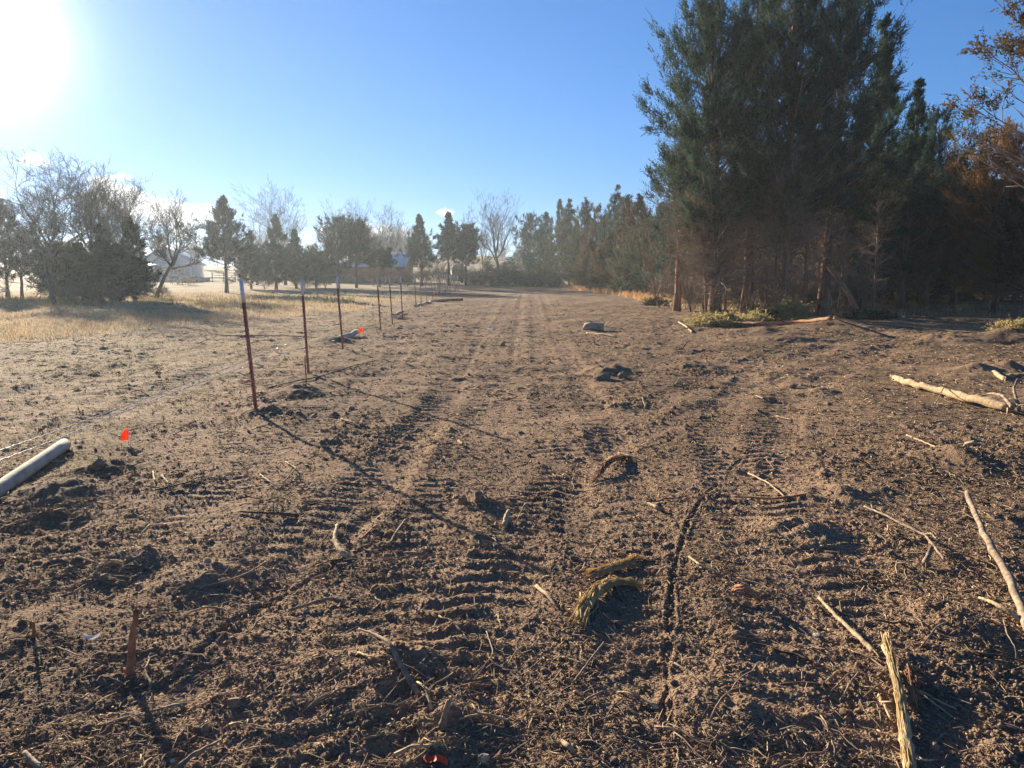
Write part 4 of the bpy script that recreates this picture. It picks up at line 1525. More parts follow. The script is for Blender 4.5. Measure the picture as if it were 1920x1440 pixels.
# thick pale pole at the left edge
pA, pB = gp(122, 842), gp(-260, 1112)
rp = .057
pA = pA + np.array((0, 0, rp * .8)); pB = pB + np.array((0, 0, rp * .8))
F = smooth_line([pA, pB], 14)
F = np.vstack([F[0] + (F[0] - F[1]) * .05, F])
mb = MB().tube(F - pA, np.r_[rp * .8, rp * 1.0, np.linspace(rp, rp * 1.1, 13)], 18, .012, 4)
o = mb.build('wooden_pole', M['postwood'], None, True)
o.location = Vector(pA)
tag(o, 'thick pale round pole lying on the soil under the wires at the left edge', 'pole')
# dropped posts and logs further along the fence
stick([(604, 643, -.02), (630, 639, .0), (652, 633, .03), (668, 624, .09)], (17, 12), 'postwood', 'curved pale log lying on a heap of earth behind the third steel post', 'log', 'log', 0, 14, .03)
stick([(738, 592, .05), (756, 584, .06)], (6, 6), 'postwood', 'pale dropped post beside the sixth steel post', 'wooden_pole', 'pole', 0, 8, .02)
stick([(778, 574, .04), (806, 567, .05)], (5, 5), 'postwood', 'pale dropped post lying past the seventh and eighth steel posts', 'wooden_pole', 'pole', 0, 8, .02)
stick([(808, 566, .05), (868, 562, .12)], (4.5, 7), 'darkstick', 'dark fallen log across the end of the fence line', 'log', 'log', 0, 10, .05)
stick([(385, 626, .0), (440, 630, .03), (520, 628, .02), (600, 634, .0), (630, 640, .0)], (2.2, 1.8), 'darkstick', 'long dark bare branch lying on the grass edge behind the first steel posts')
stick([(505, 727, .0), (548, 716, .03), (600, 706, .02), (655, 688, .02), (705, 676, .0)], (3, 2), 'darkstick', 'long dark stick lying across the feet of the second steel post')

# foreground right
big = stick([(1658, 1214, .03), (1672, 1245, .03), (1686, 1285, .02), (1692, 1336, .02), (1699, 1395, .02), (1706, 1445, .02), (1716, 1520, .01)], (16, 28), 'pale', 'thick stripped stick with peeling bark at the bottom right', 'stick', 'stick', 10, 30, .10, None, 5)
stick([(1535, 1122, .03), (1562, 1150, .04), (1600, 1186, .04), (1640, 1224, .02)], (7, 11), 'pale', 'slim pale stick pointing to the top of the thick stripped one', fray=8)
stick([(1813, 925, .10), (1826, 960, .09), (1845, 1005, .08), (1868, 1045, .07), (1890, 1082, .06), (1918, 1152, .04), (1950, 1215, .02)], (13, 19), 'dry', 'long pole-like branch with a splintered end at the right edge', 'branch', 'branch', 9, 26)
stick([(1836, 1122, .02), (1862, 1131, .05), (1888, 1145, .05), (1925, 1172, .02)], (6, 12), 'pale', 'curved pale stick beside the pole-like branch at the right edge')
stick([(1678, 711, .04), (1700, 718, .06), (1760, 734, .07), (1830, 752, .08), (1895, 768, .05)], (14, 19), 'pale', 'long pale splintered log on the right side of the clearing', 'log', 'log', 12, 26, .12)
stick([(1620, 950, .02), (1660, 966, .05), (1690, 983, .05), (1733, 1003, .05), (1752, 1025, .05), (1772, 1052, .02)], (4.5, 6.5), 'dry', 'bent bare branch above the short stub on the right')
stick([(1733, 1003, .06), (1745, 1000, .10), (1756, 1010, .12)], (5, 3.5), 'dry', 'little forked twig end at the bend of the bare branch')
stick([(1732, 1062, .01), (1742, 1040, .05), (1748, 1026, .09)], (13, 9), 'dry', 'short stub sticking up from the soil below the bent branch', 'stub', 'stub', 6)
stick([(1403, 888, .01), (1440, 905, .04), (1472, 932, .01)], (4, 3.5), 'pale', 'thin pale root curving over the lug marks right of centre')
stick([(1375, 931, .01), (1450, 936, .03), (1500, 930, .04), (1528, 922, .02)], (4, 6.5), 'redstick', 'dark reddish stick lying across the ridges right of centre')
stick([(1700, 816, .01), (1742, 833, .03), (1760, 842, .01)], (4, 3), 'pale', 'bent pale twig left of the flat stone')
stick([(1670, 705, .02), (1683, 708, .02)], (4, 4), 'pale', 'short pale chip just off the end of the long splintered log')
stick([(1752, 760, .02), (1762, 742, .10), (1770, 726, .16)], (3, 2), 'dry', 'thin twig propped against the long splintered log')
stick([(1855, 696, .02), (1872, 705, .05), (1885, 714, .03)], (13, 10), 'pale', 'short broken chunk of pale wood near the right edge', 'branch', 'branch', 8)
stick([(1885, 707, .03), (1925, 703, .08)], (9, 11), 'dry', 'grey log end beside the broken chunk at the right edge', 'log', 'log')
stick([(1826, 748, .03), (1855, 738, .12), (1880, 742, .18), (1898, 765, .1)], (4, 8), 'dry', 'arched root rising over the end of the splintered log', 'root', 'root')
stick([(1908, 712, .35), (1900, 730, .25), (1908, 755, .12), (1912, 772, .02)], (4, 8), 'dry', 'upright crooked root at the right edge beside the splintered log', 'root', 'root')
stick([(1560, 1295, .02), (1592, 1262, .03), (1610, 1263, .02)], (4, 3), 'dry', 'bent twig left of the thick stripped stick')
stick([(1575, 1315, .01), (1592, 1285, .03), (1608, 1262, .02)], (4.5, 4), 'dry', 'straight twig leaning toward the thick stripped stick', )
stick([(1620, 1308, .01), (1640, 1290, .03), (1655, 1280, .03)], (5, 4), 'dry', 'short twig touching the side of the thick stripped stick')
stick([(1704, 1284, .04), (1740, 1310, .05), (1790, 1348, .01)], (4, 2.5), 'pale', 'long pale splinter splayed out beside the thick stripped stick')
stick([(1718, 1292, .03), (1760, 1315, .03), (1795, 1331, .01)], (5, 3), 'pale', 'pale peeled splinter lying just above the longest one')
stick([(1710, 1412, .02), (1732, 1427, .03), (1756, 1425, .01)], (5, 4), 'pale', 'pale twig near the foot of the thick stripped stick')
stick([(1724, 1217, .01), (1755, 1176, .06), (1778, 1165, .04)], (4, 3), 'dry', 'thin dark-shadowed twig on the mound right of the slim pale stick')
stick([(1882, 1163, .02), (1888, 1190, .06), (1905, 1215, .05), (1906, 1240, .01)], (3.5, 3), 'dry', 'wiry twig hanging in a curve at the right edge')
fibres([(1698, 1250, .02), (1705, 1280, .02), (1712, 1312, .01), (1718, 1330, .0)], 22, 'redstick', 'dark shred of bark peeled off the thick stripped stick', 40)
pb = fibres([(1664, 1212, .05), (1670, 1245, .05), (1684, 1285, .04), (1691, 1336, .035), (1698, 1395, .035), (1705, 1450, .03)], 17, 'fibre', None, 130, 'peeling_bark', None, hump=0, fan=.7)
pb.parent = big
pb.location = pb.location - big.location

# centre
fibres([(1090, 1172, .0), (1097, 1138, .0), (1118, 1116, .01), (1150, 1093, .01), (1182, 1100, .0)], 24, 'fibre', 'hairy golden strip of bark curled on the soil in the centre foreground', 170, hump=.006, fan=1.6)
fibres([(1106, 1083, .0), (1147, 1073, .0), (1170, 1064, .01), (1194, 1052, .0)], 19, 'fibre', 'second golden bark strip lying just behind the curled one', 120, hump=.006, fan=1.6)
fibres([(1112, 907, .0), (1135, 882, .02), (1155, 868, .02), (1172, 860, .0)], 13, 'redstick', 'reddish shred of bark in the middle of the clearing', 60)
stick([(1160, 850, .02), (1185, 856, .03), (1213, 866, .01)], (5, 4), 'dry', 'pale twig lying off the end of the reddish bark shred')
stick([(1006, 1100, .02), (1025, 1115, .03), (1043, 1137, .01)], (9, 6), 'pale', 'short pale stick left of the golden bark strips')
stick([(1132, 1205, .05), (1105, 1240, .03), (1075, 1280, .01)], (4, 6), 'dry', 'straight dry twig in front of the golden bark strips')
stick([(1055, 1232, .01), (1088, 1243, .02)], (5, 3), 'dry', 'tiny stick end beside the straight dry twig')
stick([(912, 1184, .02), (926, 1225, .04), (905, 1252, .03), (866, 1280, .01)], (3, 3), 'root', 'thin arching root in the lower middle', 'root', 'root')
stick([(673, 1180, .05), (705, 1192, .06), (730, 1206, .06), (744, 1232, .05), (765, 1272, .04), (786, 1306, .0)], (5, 13), 'dry', 'bent stick rising out of the clods left of the lower middle')
stick([(672, 1224, .01), (695, 1232, .03), (722, 1238, .01)], (6, 3), 'pale', 'short pale twig under the bent rising stick')
stick([(826, 1378, -.02), (833, 1350, .03), (842, 1316, .08)], (20, 12), 'dry', 'splintered stub standing in the lug marks at the bottom', 'stub', 'stub', 10)
stick([(1052, 1392, -.01), (1066, 1400, .03), (1078, 1414, .0)], (14, 10), 'dry', 'chunky wood chip at the bottom right of the lug marks', 'wood_chip', 'wood chip', 6)
stick([(880, 1284, .02), (905, 1287, .02), (920, 1287, .01)], (8, 7), 'redstick', 'short brown stick lying flat above the splintered stub')
stick([(632, 986, .05), (627, 1012, .06), (637, 1034, .04), (656, 1048, .01)], (8, 13), 'pale', 'white hooked root left of centre', 'root', 'root')
stick([(760, 975, .02), (745, 995, .04), (730, 1022, .02)], (4, 7), 'dry', 'knob-ended twig right of the white hooked root')
stick([(946, 990, .0), (950, 968, .05), (954, 960, .06)], (14, 9), 'pale', 'pale broken peg poking up beside a round clod in the centre', 'stub', 'stub', 4)
stick([(984, 945, .04), (965, 985, .02)], (3, 2.5), 'dry', 'thin twig leaning just right of the pale peg')
stick([(1215, 944, .02), (1232, 952, .03), (1245, 957, .01)], (4, 9), 'dry', 'wedge of split wood right of centre', 'wood_chip', 'wood chip', 4)
stick([(1540, 725, .0), (1545, 728, .0)], (3, 3), 'pale', 'tiny pale chip by the far wheel marks', 'wood_chip', 'wood chip')
stick([(1418, 742, .01), (1432, 748, .03), (1452, 745, .01)], (4, 3), 'dry', 'curved twig on smooth soil right of the middle')
stick([(1456, 781, .01), (1486, 788, .01)], (4, 3), 'pale', 'straight pale splinter on smooth soil right of the middle')
stick([(1292, 1044, .02), (1310, 1058, .03), (1328, 1066, .02), (1345, 1072, .01)], (5, 4), 'pale', 'slender pale twig just right of the narrow rut')
stick([(1563, 1062, .01), (1590, 1063, .02), (1612, 1068, .01)], (5, 4), 'dry', 'grey twig lying level among the lug marks on the right')
stick([(1540, 1004, .01), (1548, 1012, .03), (1556, 1022, .01)], (9, 7), 'pale', 'chunky pale chip among the lug marks on the right', 'wood_chip', 'wood chip', 4)
fibres([(1372, 1110, .02), (1395, 1118, .03), (1422, 1130, .01)], 18, 'redstick', 'flat dark red-brown slab of bark right of the narrow rut', 50, fan=.4)

# left foreground
stick([(246, 1275, -.03), (245, 1235, .06), (250, 1190, .18), (256, 1145, .29)], (17, 11), 'redstick', 'upright splintered stump casting a long shadow at the lower left', 'stump', 'stump', 16, 16, .12)
stick([(62, 1200, -.02), (64, 1182, .05), (62, 1168, .09)], (9, 6), 'redstick', 'little splintered stump further left than the tall one', 'stump', 'stump', 8)
stick([(310, 1090, .01), (367, 1102, .02), (433, 1088, .04), (470, 1072, .04), (498, 1054, .01)], (3, 4), 'root', 'long thin root arching over the soil at the left', 'root', 'root')
stick([(540, 1146, .01), (585, 1132, .03), (617, 1123, .03), (645, 1129, .01)], (6, 9), 'dry', 'brown stick lying level left of the bent rising stick')
stick([(410, 1132, .0), (360, 1140, .0)], (2, 2), 'root', 'short root hair near the long arching root', 'root', 'root')
stick([(146, 1044, .02), (187, 1058, .03), (230, 1056, .01)], (5, 4), 'pale', 'pale forked root at the left, lying level', 'root', 'root')
stick([(187, 1058, .03), (182, 1070, .02), (181, 1084, .0)], (4, 3), 'pale', 'downward prong of the pale forked root', 'root', 'root')
stick([(92, 1046, .01), (150, 1038, .02), (238, 1029, .01)], (3, 3), 'root', 'thin straight root crossing behind the pale forked one', 'root', 'root')
stick([(332, 1442, .0), (362, 1416, .03), (415, 1389, .01)], (12, 5), 'dry', 'tapering brown stick at the bottom edge left of centre')
stick([(46, 1412, .02), (80, 1446, .01)], (11, 14), 'dry', 'grey stick end in the bottom left corner')
stick([(258, 1010, .01), (272, 995, .03), (281, 986, .03)], (4, 7), 'pale', 'white stick with a knob, pointing away at the left')
stick([(292, 919, .01), (340, 908, .04), (377, 894, .02)], (4, 3), 'darkstick', 'dark twig lying past the near orange flag')
stick([(447, 960, .01), (513, 963, .03), (560, 967, .01)], (4, 8), 'darkstick', 'dark stick with a side stub, left of the white hooked root')
stick([(513, 963, .03), (512, 944, .08)], (4, 2.5), 'darkstick', 'upright side twig of the dark stick')
stick([(488, 890, .01), (505, 903, .03), (523, 916, .01)], (3.5, 3), 'pale', 'slim pale twig left of centre, lying askew')
stick([(536, 866, .01), (556, 878, .03), (540, 894, .02), (530, 906, .01)], (3.5, 3), 'pale', 'hooked pale root left of centre', 'root', 'root')
stick([(304, 892, .02), (316, 906, .04), (316, 920, .01)], (4, 3), 'pale', 'short pale root standing beside the dark twig', 'root', 'root')
stick([(287, 884, .01), (290, 902, .02)], (4, 3), 'pale', 'tiny pale twig right of the near orange flag')
stick([(10, 990, .0), (35, 975, .06), (60, 978, .0)], (3, 3), 'root', 'bowed root at the left edge below the pole', 'root', 'root')
stick([(640, 786, .02), (660, 792, .03), (676, 802, .01)], (5, 4), 'pale', 'pale twig in the middle distance left of centre')
stick([(612, 1005, .02), (596, 1022, .01), (590, 1023, 0)], (2.5, 2.5), 'root', 'fine root left of the white hooked one', 'root', 'root')
stick([(175, 650, .0), (40, 640, .0)], (2, 2), 'darkstick', 'faint dark stick out on the grass edge at the far left')
stick([(704, 988, .01), (686, 1004, .02), (676, 1012, .01)], (9, 4), 'redstick', 'orange-brown sliver of wood right of the white hooked root', 'wood_chip', 'wood chip', 8)
stick([(860, 828, .02), (868, 834, .02)], (8, 6), 'pale', 'pale chip of wood in the middle of the clearing', 'wood_chip', 'wood chip', 3)
stick([(1100, 625, .02), (1130, 627, .04), (1156, 632, .02)], (3.5, 4.5), 'pale', 'pale stick lying in front of the flat-topped rock')
stick([(1133, 612, .02), (1146, 600, .3)], (2, 1.6), 'dry', 'thin dead stem standing beside the flat-topped rock')
stick([(1205, 746, .02), (1210, 765, .02)], (3, 3), 'dry', 'small bent twig on the rise right of the middle')
stick([(1265, 722, .02), (1275, 708, .05)], (2.5, 2), 'dry', 'thin twig propped on the ridge right of the middle')
stick([(1278, 655, .05), (1290, 640, .15)], (4, 2.5), 'darkstick', 'dark peg of wood poking from the soil before the green cuttings', 'stub', 'stub')

# under the tall clump
stick([(1372, 606, .12), (1430, 607, .16), (1490, 605, .18), (1562, 598, .25)], (5, 8), 'redstick', 'long brown fallen trunk lying along the foot of the tall clump', 'log', 'log', 6, 22, .1)
stick([(1555, 600, .2), (1568, 597, .3), (1577, 603, .1)], (6, 4), 'pale', 'broken pale end at the tip of the long fallen trunk', 'stub', 'stub', 6)
stick([(1260, 622, .03), (1290, 615, .1), (1320, 612, .05)], (3, 3.5), 'pale', 'bleached branch on the ground before the outermost slim trunk', 'branch', 'branch')
stick([(1272, 604, .05), (1286, 612, .05), (1298, 624, .02)], (3, 4), 'pale', 'crossing bleached branch before the outermost slim trunk', 'branch', 'branch')
stick([(1455, 588, .05), (1420, 597, .2), (1400, 606, .05)], (3, 3), 'dry', 'dry branch sloping down to the fallen trunk', 'branch', 'branch')
stick([(1636, 606, .03), (1700, 612, .03), (1790, 621, .05), (1850, 624, .03)], (3, 3), 'pale', 'very long thin branch along the edge of the shade', 'branch', 'branch')
stick([(1700, 590, .03), (1790, 600, .05), (1880, 607, .03)], (2.5, 2.5), 'darkstick', 'dark branch lying in the shade at the mouth of the thicket', 'branch', 'branch')
pts = [at_y(1615, 575, 30.5), at_y(1590, 547, 30.8), at_y(1568, 518, 31.2), at_y(1552, 498, 31.6)]
pts = np.array(pts)
pts[0, 2] = gz(pts[0, 0], pts[0, 1]) - .05
F = smooth_line(pts, 14)
mb = MB().tube(F - F[0], np.linspace(.12, .08, 14), 9, .06, 3)
rngx = np.random.default_rng(4)
for k in range(16):
    d = unit(np.array([rngx.normal(), rngx.normal(), abs(rngx.normal()) * .4]))
    mb.tube([np.array((0, 0, .06)), d * .3 + (0, 0, .05), d * .55 + rngx.normal(0, .08, 3)], [.045, .025, .008], 5)
o = mb.build('leaning_trunk', M['redstick'], None, True)
o.location = Vector(F[0])
tag(o, 'dead brown trunk leaning out of the shade with a torn root end', 'tree')
for px, d, hh_, lab, sd in ((1548, 29.5, 1.55, 'bleached dead branch standing upright under the tall clump', 3), (1398, 31, 1.3, 'bleached broken bough leaning at the foot of the clump', 5), (1475, 30.2, 1.2, 'pale dead bough curving up beside the tallest cedar', 6)):
    q = spot(px, d)
    mbb = bare_tree(700 + sd, hh_, .75, .15, (.1, 0), .035, 3, (5, 4, 3), 40)
    S0_, S1_, A0_, A1_ = mbb[2]
    mb = MB().tube(mbb[0], mbb[1], 6, .05).prisms(S0_, S1_, A0_, A1_, 5)
    o = mb.build('dead_branch', M['dry'])
    o.location = Vector(q)
    tag(o, lab, 'branch')


# ------------------------------------------------------------------ stones, flags, scraps
def hull(name, seed, n, sx, sy, sz, flat=0.0):
    rng = np.random.default_rng(seed)
    P = unit(rng.normal(0, 1, (n, 3))) * rng.uniform(.8, 1.05, (n, 1))
    if flat:
        P[:, 2] = np.clip(P[:, 2], -flat, flat)
    bm = bmesh.new()
    for p in P:
        bm.verts.new((p[0] * sx, p[1] * sy, p[2] * sz))
    bmesh.ops.convex_hull(bm, input=bm.verts)
    for v_ in [v_ for v_ in bm.verts if not v_.link_faces]:
        bm.verts.remove(v_)
    bmesh.ops.bevel(bm, geom=bm.edges[:], offset=min(sx, sy, sz) * .09, segments=1, affect='EDGES')
    me = bpy.data.meshes.new(name)
    bm.to_mesh(me)
    bm.free()
    return me


def stone(px, py, w, h, label, mat='stone', seed=1, name='rock', flat=.6, rz=0.3, n=26, cat='rock'):
    p = gp(px, py)
    dd = depth(p)
    sx, sz = w / 2 * dd / FPX, h * dd / FPX * .62
    o = link(name, hull(name, seed, n, sx, sx * .8, sz, flat), M[mat])
    o.location = Vector(p) + Vector((0, 0, sz * .38))
    o.rotation_euler = (-0.30, -.1, rz)
    tag(o, label, cat)
    return o


p = gp(1113, 619)
rngb = np.random.default_rng(12)
bm = bmesh.new()
for sx_ in (-1, 1):
    for sy_ in (-1, 1):
        for sz_ in (-1, 1):
            f_ = .82 if sz_ > 0 else 1
            bm.verts.new((sx_ * .29 * f_ + rngb.normal(0, .03), sy_ * .22 * f_ + rngb.normal(0, .03), sz_ * .115 + rngb.normal(0, .015)))
bm.verts.new((.05, -.27, .0))
bm.verts.new((-.33, .02, .03))
bmesh.ops.convex_hull(bm, input=bm.verts)
bmesh.ops.bevel(bm, geom=bm.edges[:], offset=.012, segments=2, affect='EDGES')
me = bpy.data.meshes.new('rock')
bm.to_mesh(me)
bm.free()
o = link('rock', me, M['stone'])
o.location = Vector(p) + Vector((0, 0, .10))
o.rotation_euler = (-.12, .16, .62)
tag(o, 'flat-topped angular tan rock in the middle distance of the clearing', 'rock')
stone(1824, 834, 42, 17, 'flat tan stone lying on the right among the clods', seed=5, flat=.45, n=22)
stone(1487, 727, 19, 10, 'small dark stone on smooth soil right of the middle', 'clod', 6)
stone(921, 618, 14, 6, 'small white stone in front of a dark ridge of soil', 'whitescrap', 7)
stone(1118, 712, 10, 8, 'pale pebble on the low ridge right of the middle', 'stone', 8)
stone(390, 1056, 17, 12, 'round grey pebble at the left', 'stone', 9, flat=.9)
stone(575, 1148, 17, 9, 'pale blocky pebble under the level brown stick', 'stone', 10)
stone(1120, 1207, 14, 11, 'round clay pebble at the top end of the straight dry twig', 'clod', 12, flat=.9)
stone(196, 1090, 22, 20, 'upright dark stone flake at the left', 'clod', 14, flat=.9)
stone(1840, 1205, 21, 9, 'pinkish ring-shaped chip of wood on the right mound', 'stone', 15, 'wood_chip', .4, cat='wood chip')
stone(1664, 1137, 17, 8, 'pale flake of wood lying on the right', 'pale', 16, 'wood_chip', .4, cat='wood chip')
stone(1494, 1038, 10, 5, 'small cream chip beside the right lug marks', 'pale', 17, 'wood_chip', .5, cat='wood chip')
stone(1453, 1186, 14, 6, 'cream sliver lying right of the narrow rut', 'pale', 18, 'wood_chip', .5, cat='wood chip')
stone(1530, 1192, 16, 8, 'white frayed chip right of the narrow rut', 'whitescrap', 19, 'wood_chip', .5, cat='wood chip')
stone(260, 1097, 17, 8, 'pale flat chip near the upright dark flake', 'pale', 20, 'wood_chip', .4, cat='wood chip')
stone(1024, 1082, 15, 6, 'pale leaf-thin chip left of the golden bark strips', 'pale', 21, 'wood_chip', .4, cat='wood chip')
stone(660, 1356, 22, 8, 'pale flat chip in the lower left middle', 'pale', 22, 'wood_chip', .35, cat='wood chip')
stone(323, 1428, 10, 8, 'bright white scrap by the tapering brown stick', 'whitescrap', 23, 'scrap', .6, cat='scrap')
stone(790, 576, 4.5, 4.5, 'white speck of plastic by the eighth steel post', 'whitescrap', 24, 'scrap', .9, cat='scrap')
stone(806, 564, 3.5, 4, 'white speck of plastic by the ninth steel post', 'whitescrap', 25, 'scrap', .9, cat='scrap')
stone(1694, 596, 6, 6, 'bright white chip at the edge of the shade', 'whitescrap', 26, 'scrap', .9, cat='scrap')
stone(897, 936, 24, 22, 'big round dark clod in the centre', 'clod', 31, 'clod', .95, cat='clod')
stone(868, 944, 20, 17, 'dark clod left of the big round one', 'clod', 32, 'clod', .95, cat='clod')
stone(950, 984, 22, 14, 'dark clod under the pale peg', 'clod', 33, 'clod', .95, cat='clod')
stone(1133, 712, 34, 16, 'dark lump of earth on the low ridge right of the middle', 'clod', 34, 'clod', .95, cat='clod')
stone(1168, 709, 26, 15, 'second dark lump of earth on the low ridge', 'clod', 35, 'clod', .95, cat='clod')
stone(186, 878, 30, 24, 'grey-topped clod right of the pale pole', 'clod', 38, 'clod', .95, cat='clod')
stone(440, 1325, 32, 26, 'dark round clod right of the long stump shadow', 'clod', 39, 'clod', .95, cat='clod')
stone(385, 1370, 26, 20, 'grey clod at the bottom left by two pebbles', 'clod', 40, 'clod', .95, cat='clod')
stone(907, 1425, 26, 16, 'smooth grey pebble at the bottom centre', 'stone', 41, 'rock', .9)
stone(1905, 640, 60, 34, 'dark torn stump and earth at the right edge of the clearing', 'darkstick', 42, 'clod', .9, n=60, cat='clod')

# white curled scrap
p = gp(172, 1206)
u_ = np.linspace(-1, 1, 9)
mb = MB()
V, Qd = [], []
for t_ in (0, .003):
    for j, v_ in enumerate((-1, 0, 1)):
        for u in u_:
            V.append((u * .032, v_ * .014, .012 + .014 * u * u + .006 * v_ * v_ + t_ - .008 * (v_ == -1)))
n9 = 9
for lay in (0, 27):
    for j in range(2):
        for i in range(8):
            q4 = (lay + j * 9 + i, lay + j * 9 + i + 1, lay + j * 9 + i + 10, lay + j * 9 + i + 9)
            Qd.append(q4 if lay else q4[::-1])
mb.add(V, Qd)
o = mb.build('scrap', M['whitescrap'], None, True)
o.location = Vector(p) + Vector((0, 0, .01))
o.rotation_euler = (-.12, .1, .4)
tag(o, 'curled white plastic scrap on the soil left of the tall stump', 'scrap')


def flag(px, py, wpx, hpx, label, tilt=.3, h0=.05):
    p = gp(px, py + hpx * .55 + 4)
    dd = depth(p)
    w_, h_ = wpx * dd / FPX, hpx * dd / FPX
    e = empty('marker_flag', p)
    tag(e, label, 'marker flag', 'orange survey flags')
    MB().tube([(0, 0, -.1), (0, 0, h0), (.004, 0, h0 + h_ + .01)], .0017, 5).build('wire_stake', M['wire'], e)
    nx, nz = 9, 5
    V = []
    for s in (0, .0012):
        for k in range(nz):
            for i in range(nx):
                u, v_ = i / (nx - 1), k / (nz - 1)
                V.append((-w_ * u + .002, .016 * math.sin(u * 6 + v_ * 2) * u * 1.2 + s, h0 + h_ * (.5 + (v_ - .5) * (1 - .45 * u ** 3)) - h_ * .25 * u * u + .05 * h_ * math.sin(u * 7)))
    Qd = []
    for lay in (0, nx * nz):
        for k in range(nz - 1):
            for i in range(nx - 1):
                a_ = lay + k * nx + i
                q4 = (a_, a_ + 1, a_ + nx + 1, a_ + nx)
                Qd.append(q4 if lay else q4[::-1])
    MB().add(V, Qd).build('cloth', M['orange'], e, True)
    return e


flag(242, 819, 15, 20, 'near bright orange marker flag standing in the soil by the pale pole')
flag(680, 618, 7, 9, 'far orange marker flag beyond the third steel post')
p = gp(816, 1434)
V = []
for s in (0, .003):
    for k in range(5):
        for i in range(11):
            u, v_ = i / 10 * 2 - 1, k / 4 * 2 - 1
            wd = .013 * math.sqrt(max(0, 1 - (u * .9) ** 4))
            V.append((u * .045, v_ * wd, .012 + .012 * (1 - u * u) + .004 * v_ * v_ + s + .01 * math.sin(u * 3)))
Qd = []
for lay in (0, 55):
    for k in range(4):
        for i in range(10):
            a_ = lay + k * 11 + i
            q4 = (a_, a_ + 1, a_ + 12, a_ + 11)
            Qd.append(q4 if lay else q4[::-1])
o = MB().add(V, Qd).build('plastic_scrap', M['red'], None, True)
o.location = Vector(p)
o.rotation_euler = (.3, .05, -.25)
tag(o, 'glossy red-orange plastic scrap half buried at the bottom edge', 'scrap')


# ------------------------------------------------------------------ cut boughs and brush heaps
def brush(loc, rx, ry, h, leaves, leaf, label, seed, blade=.12, name='brush_heap', cat='brush heap', stems=26):
    rng = np.random.default_rng(seed)
    K = 9
    ns = leaves // K
    a = rng.uniform(0, 2 * np.pi, ns)
    rad = np.sqrt(rng.random(ns))
    x, y = np.cos(a) * rad * rx, np.sin(a) * rad * ry
    top = h * np.sqrt(np.clip(1 - rad ** 2, 0, 1)) * (.25 + 1.1 * vn(x + 9, y + 5, .3 * rx, seed))
    z = top * rng.random(ns) ** .45
    ph = vn(x, y + 3, .4 * rx, seed + 3) * 12
    ax = unit(np.stack([np.cos(ph), np.sin(ph), rng.normal(.05, .25, ns)], 1) + rng.normal(0, .35, (ns, 3)))
    sl = rng.uniform(.2, .5, ns) * blade / .12
    c = np.stack([x, y, z], 1)
    v_ = (np.arange(K) + .5) / K
    o_ = c[:, None] + ax[:, None] * (sl[:, None] * v_)[:, :, None]
    bd = unit(ax[:, None] + rng.normal(0, .6, (ns, K, 3)))
    bl = blade * rng.uniform(.6, 1.25, (ns, K))
    sd = unit(np.cross(bd, rng.normal(0, 1, (ns, K, 3))))
    wd = (.17 * bl)[:, :, None]
    FV = np.stack([o_ - sd * wd, o_ + bd * (bl * .55)[:, :, None] + sd * wd * 1.3, o_ + bd * bl[:, :, None], o_ + bd * (bl * .4)[:, :, None] - sd * wd * 1.3], 2).reshape(-1, 3)
    FV[:, 2] = np.maximum(FV[:, 2], .01)
    e = empty(name, loc)
    tag(e, label, cat)
    link('foliage', npmesh('foliage', FV, np.arange(len(FV)).reshape(-1, 4)), M[leaf], e)
    mb = MB()
    for k in range(stems):
        p0 = np.array((rng.uniform(-rx, rx) * .8, rng.uniform(-ry, ry) * .8, rng.uniform(0, h * .5)))
        d = unit(rng.normal(0, 1, 3) * np.array((1, 1, .35)))
        l_ = rng.uniform(.4, 1.1) * min(rx, 2.5)
        q_ = p0 + d * l_
        q_[2] = np.clip(q_[2], .03, h * 1.15)
        mb.tube([p0, (p0 + q_) / 2 + rng.normal(0, .05, 3), q_], [.035 * h ** .5, .025 * h ** .5, .008], 5)
    mb.build('stems', M['twig'], e)
    return e


brush(spot(922, 104), 3.5, 2.0, 3.0, 22000, 'greygreen', 'low grey-green heap of felled cedars nearest the fence end', 801, .15)
brush(spot(978, 112), 4.2, 2.4, 4.6, 32000, 'dkgreen', 'tall dark heap of felled cedars at the end of the clearing', 802, .15)
brush(spot(1020, 106), 2.6, 1.8, 2.6, 22000, 'olive', 'heap of felled cedars spilling from the first tree of the row', 803, .15)
brush(spot(962, 101), 3.2, 1.4, 1.9, 14000, 'dkgreen', 'low dark brush in front of the tall heap of felled cedars', 804, .15)
brush(spot(1352, 25.8), .95, .7, .40, 9000, 'yellowgreen', 'bright yellow-green pile of cut cedar boughs before the clump', 805, .09, 'cut_boughs', 'boughs', 14)
brush(spot(1415, 26.5), .8, .6, .35, 7000, 'yellowgreen', 'flatter patch of cut green boughs right of the bright pile', 806, .09, 'cut_boughs', 'boughs', 10)
brush(spot(1489, 29.2), .6, .5, 1.0, 7000, 'yellowgreen', 'knee-high green bush beside the tallest cedar trunk', 807, .09, 'bush', 'bush', 14)
brush(spot(1430, 29), .5, .45, .5, 5000, 'olive', 'small olive bush between the two front trunks', 808, .09, 'bush', 'bush', 8)
brush(spot(1352, 30.6), .55, .5, .3, 4500, 'olive', 'low green tuft at the foot of the tall dark trunk', 809, .08, 'bush', 'bush', 6)
brush(spot(1905, 19.5), .5, .4, .22, 4000, 'yellowgreen', 'small pale green tuft on the heap at the right edge', 810, .07, 'cut_boughs', 'boughs', 8)
brush(spot(1228, 43), .5, .4, .45, 3000, 'greygreen', 'grey-green young bush left of the outermost slim trunk', 811, .12, 'bush', 'bush', 8)
brush(spot(1640, 30), 1.0, .7, .35, 6000, 'dkgreen', 'dark cut boughs at the mouth of the thicket', 812, .1, 'cut_boughs', 'boughs', 12)

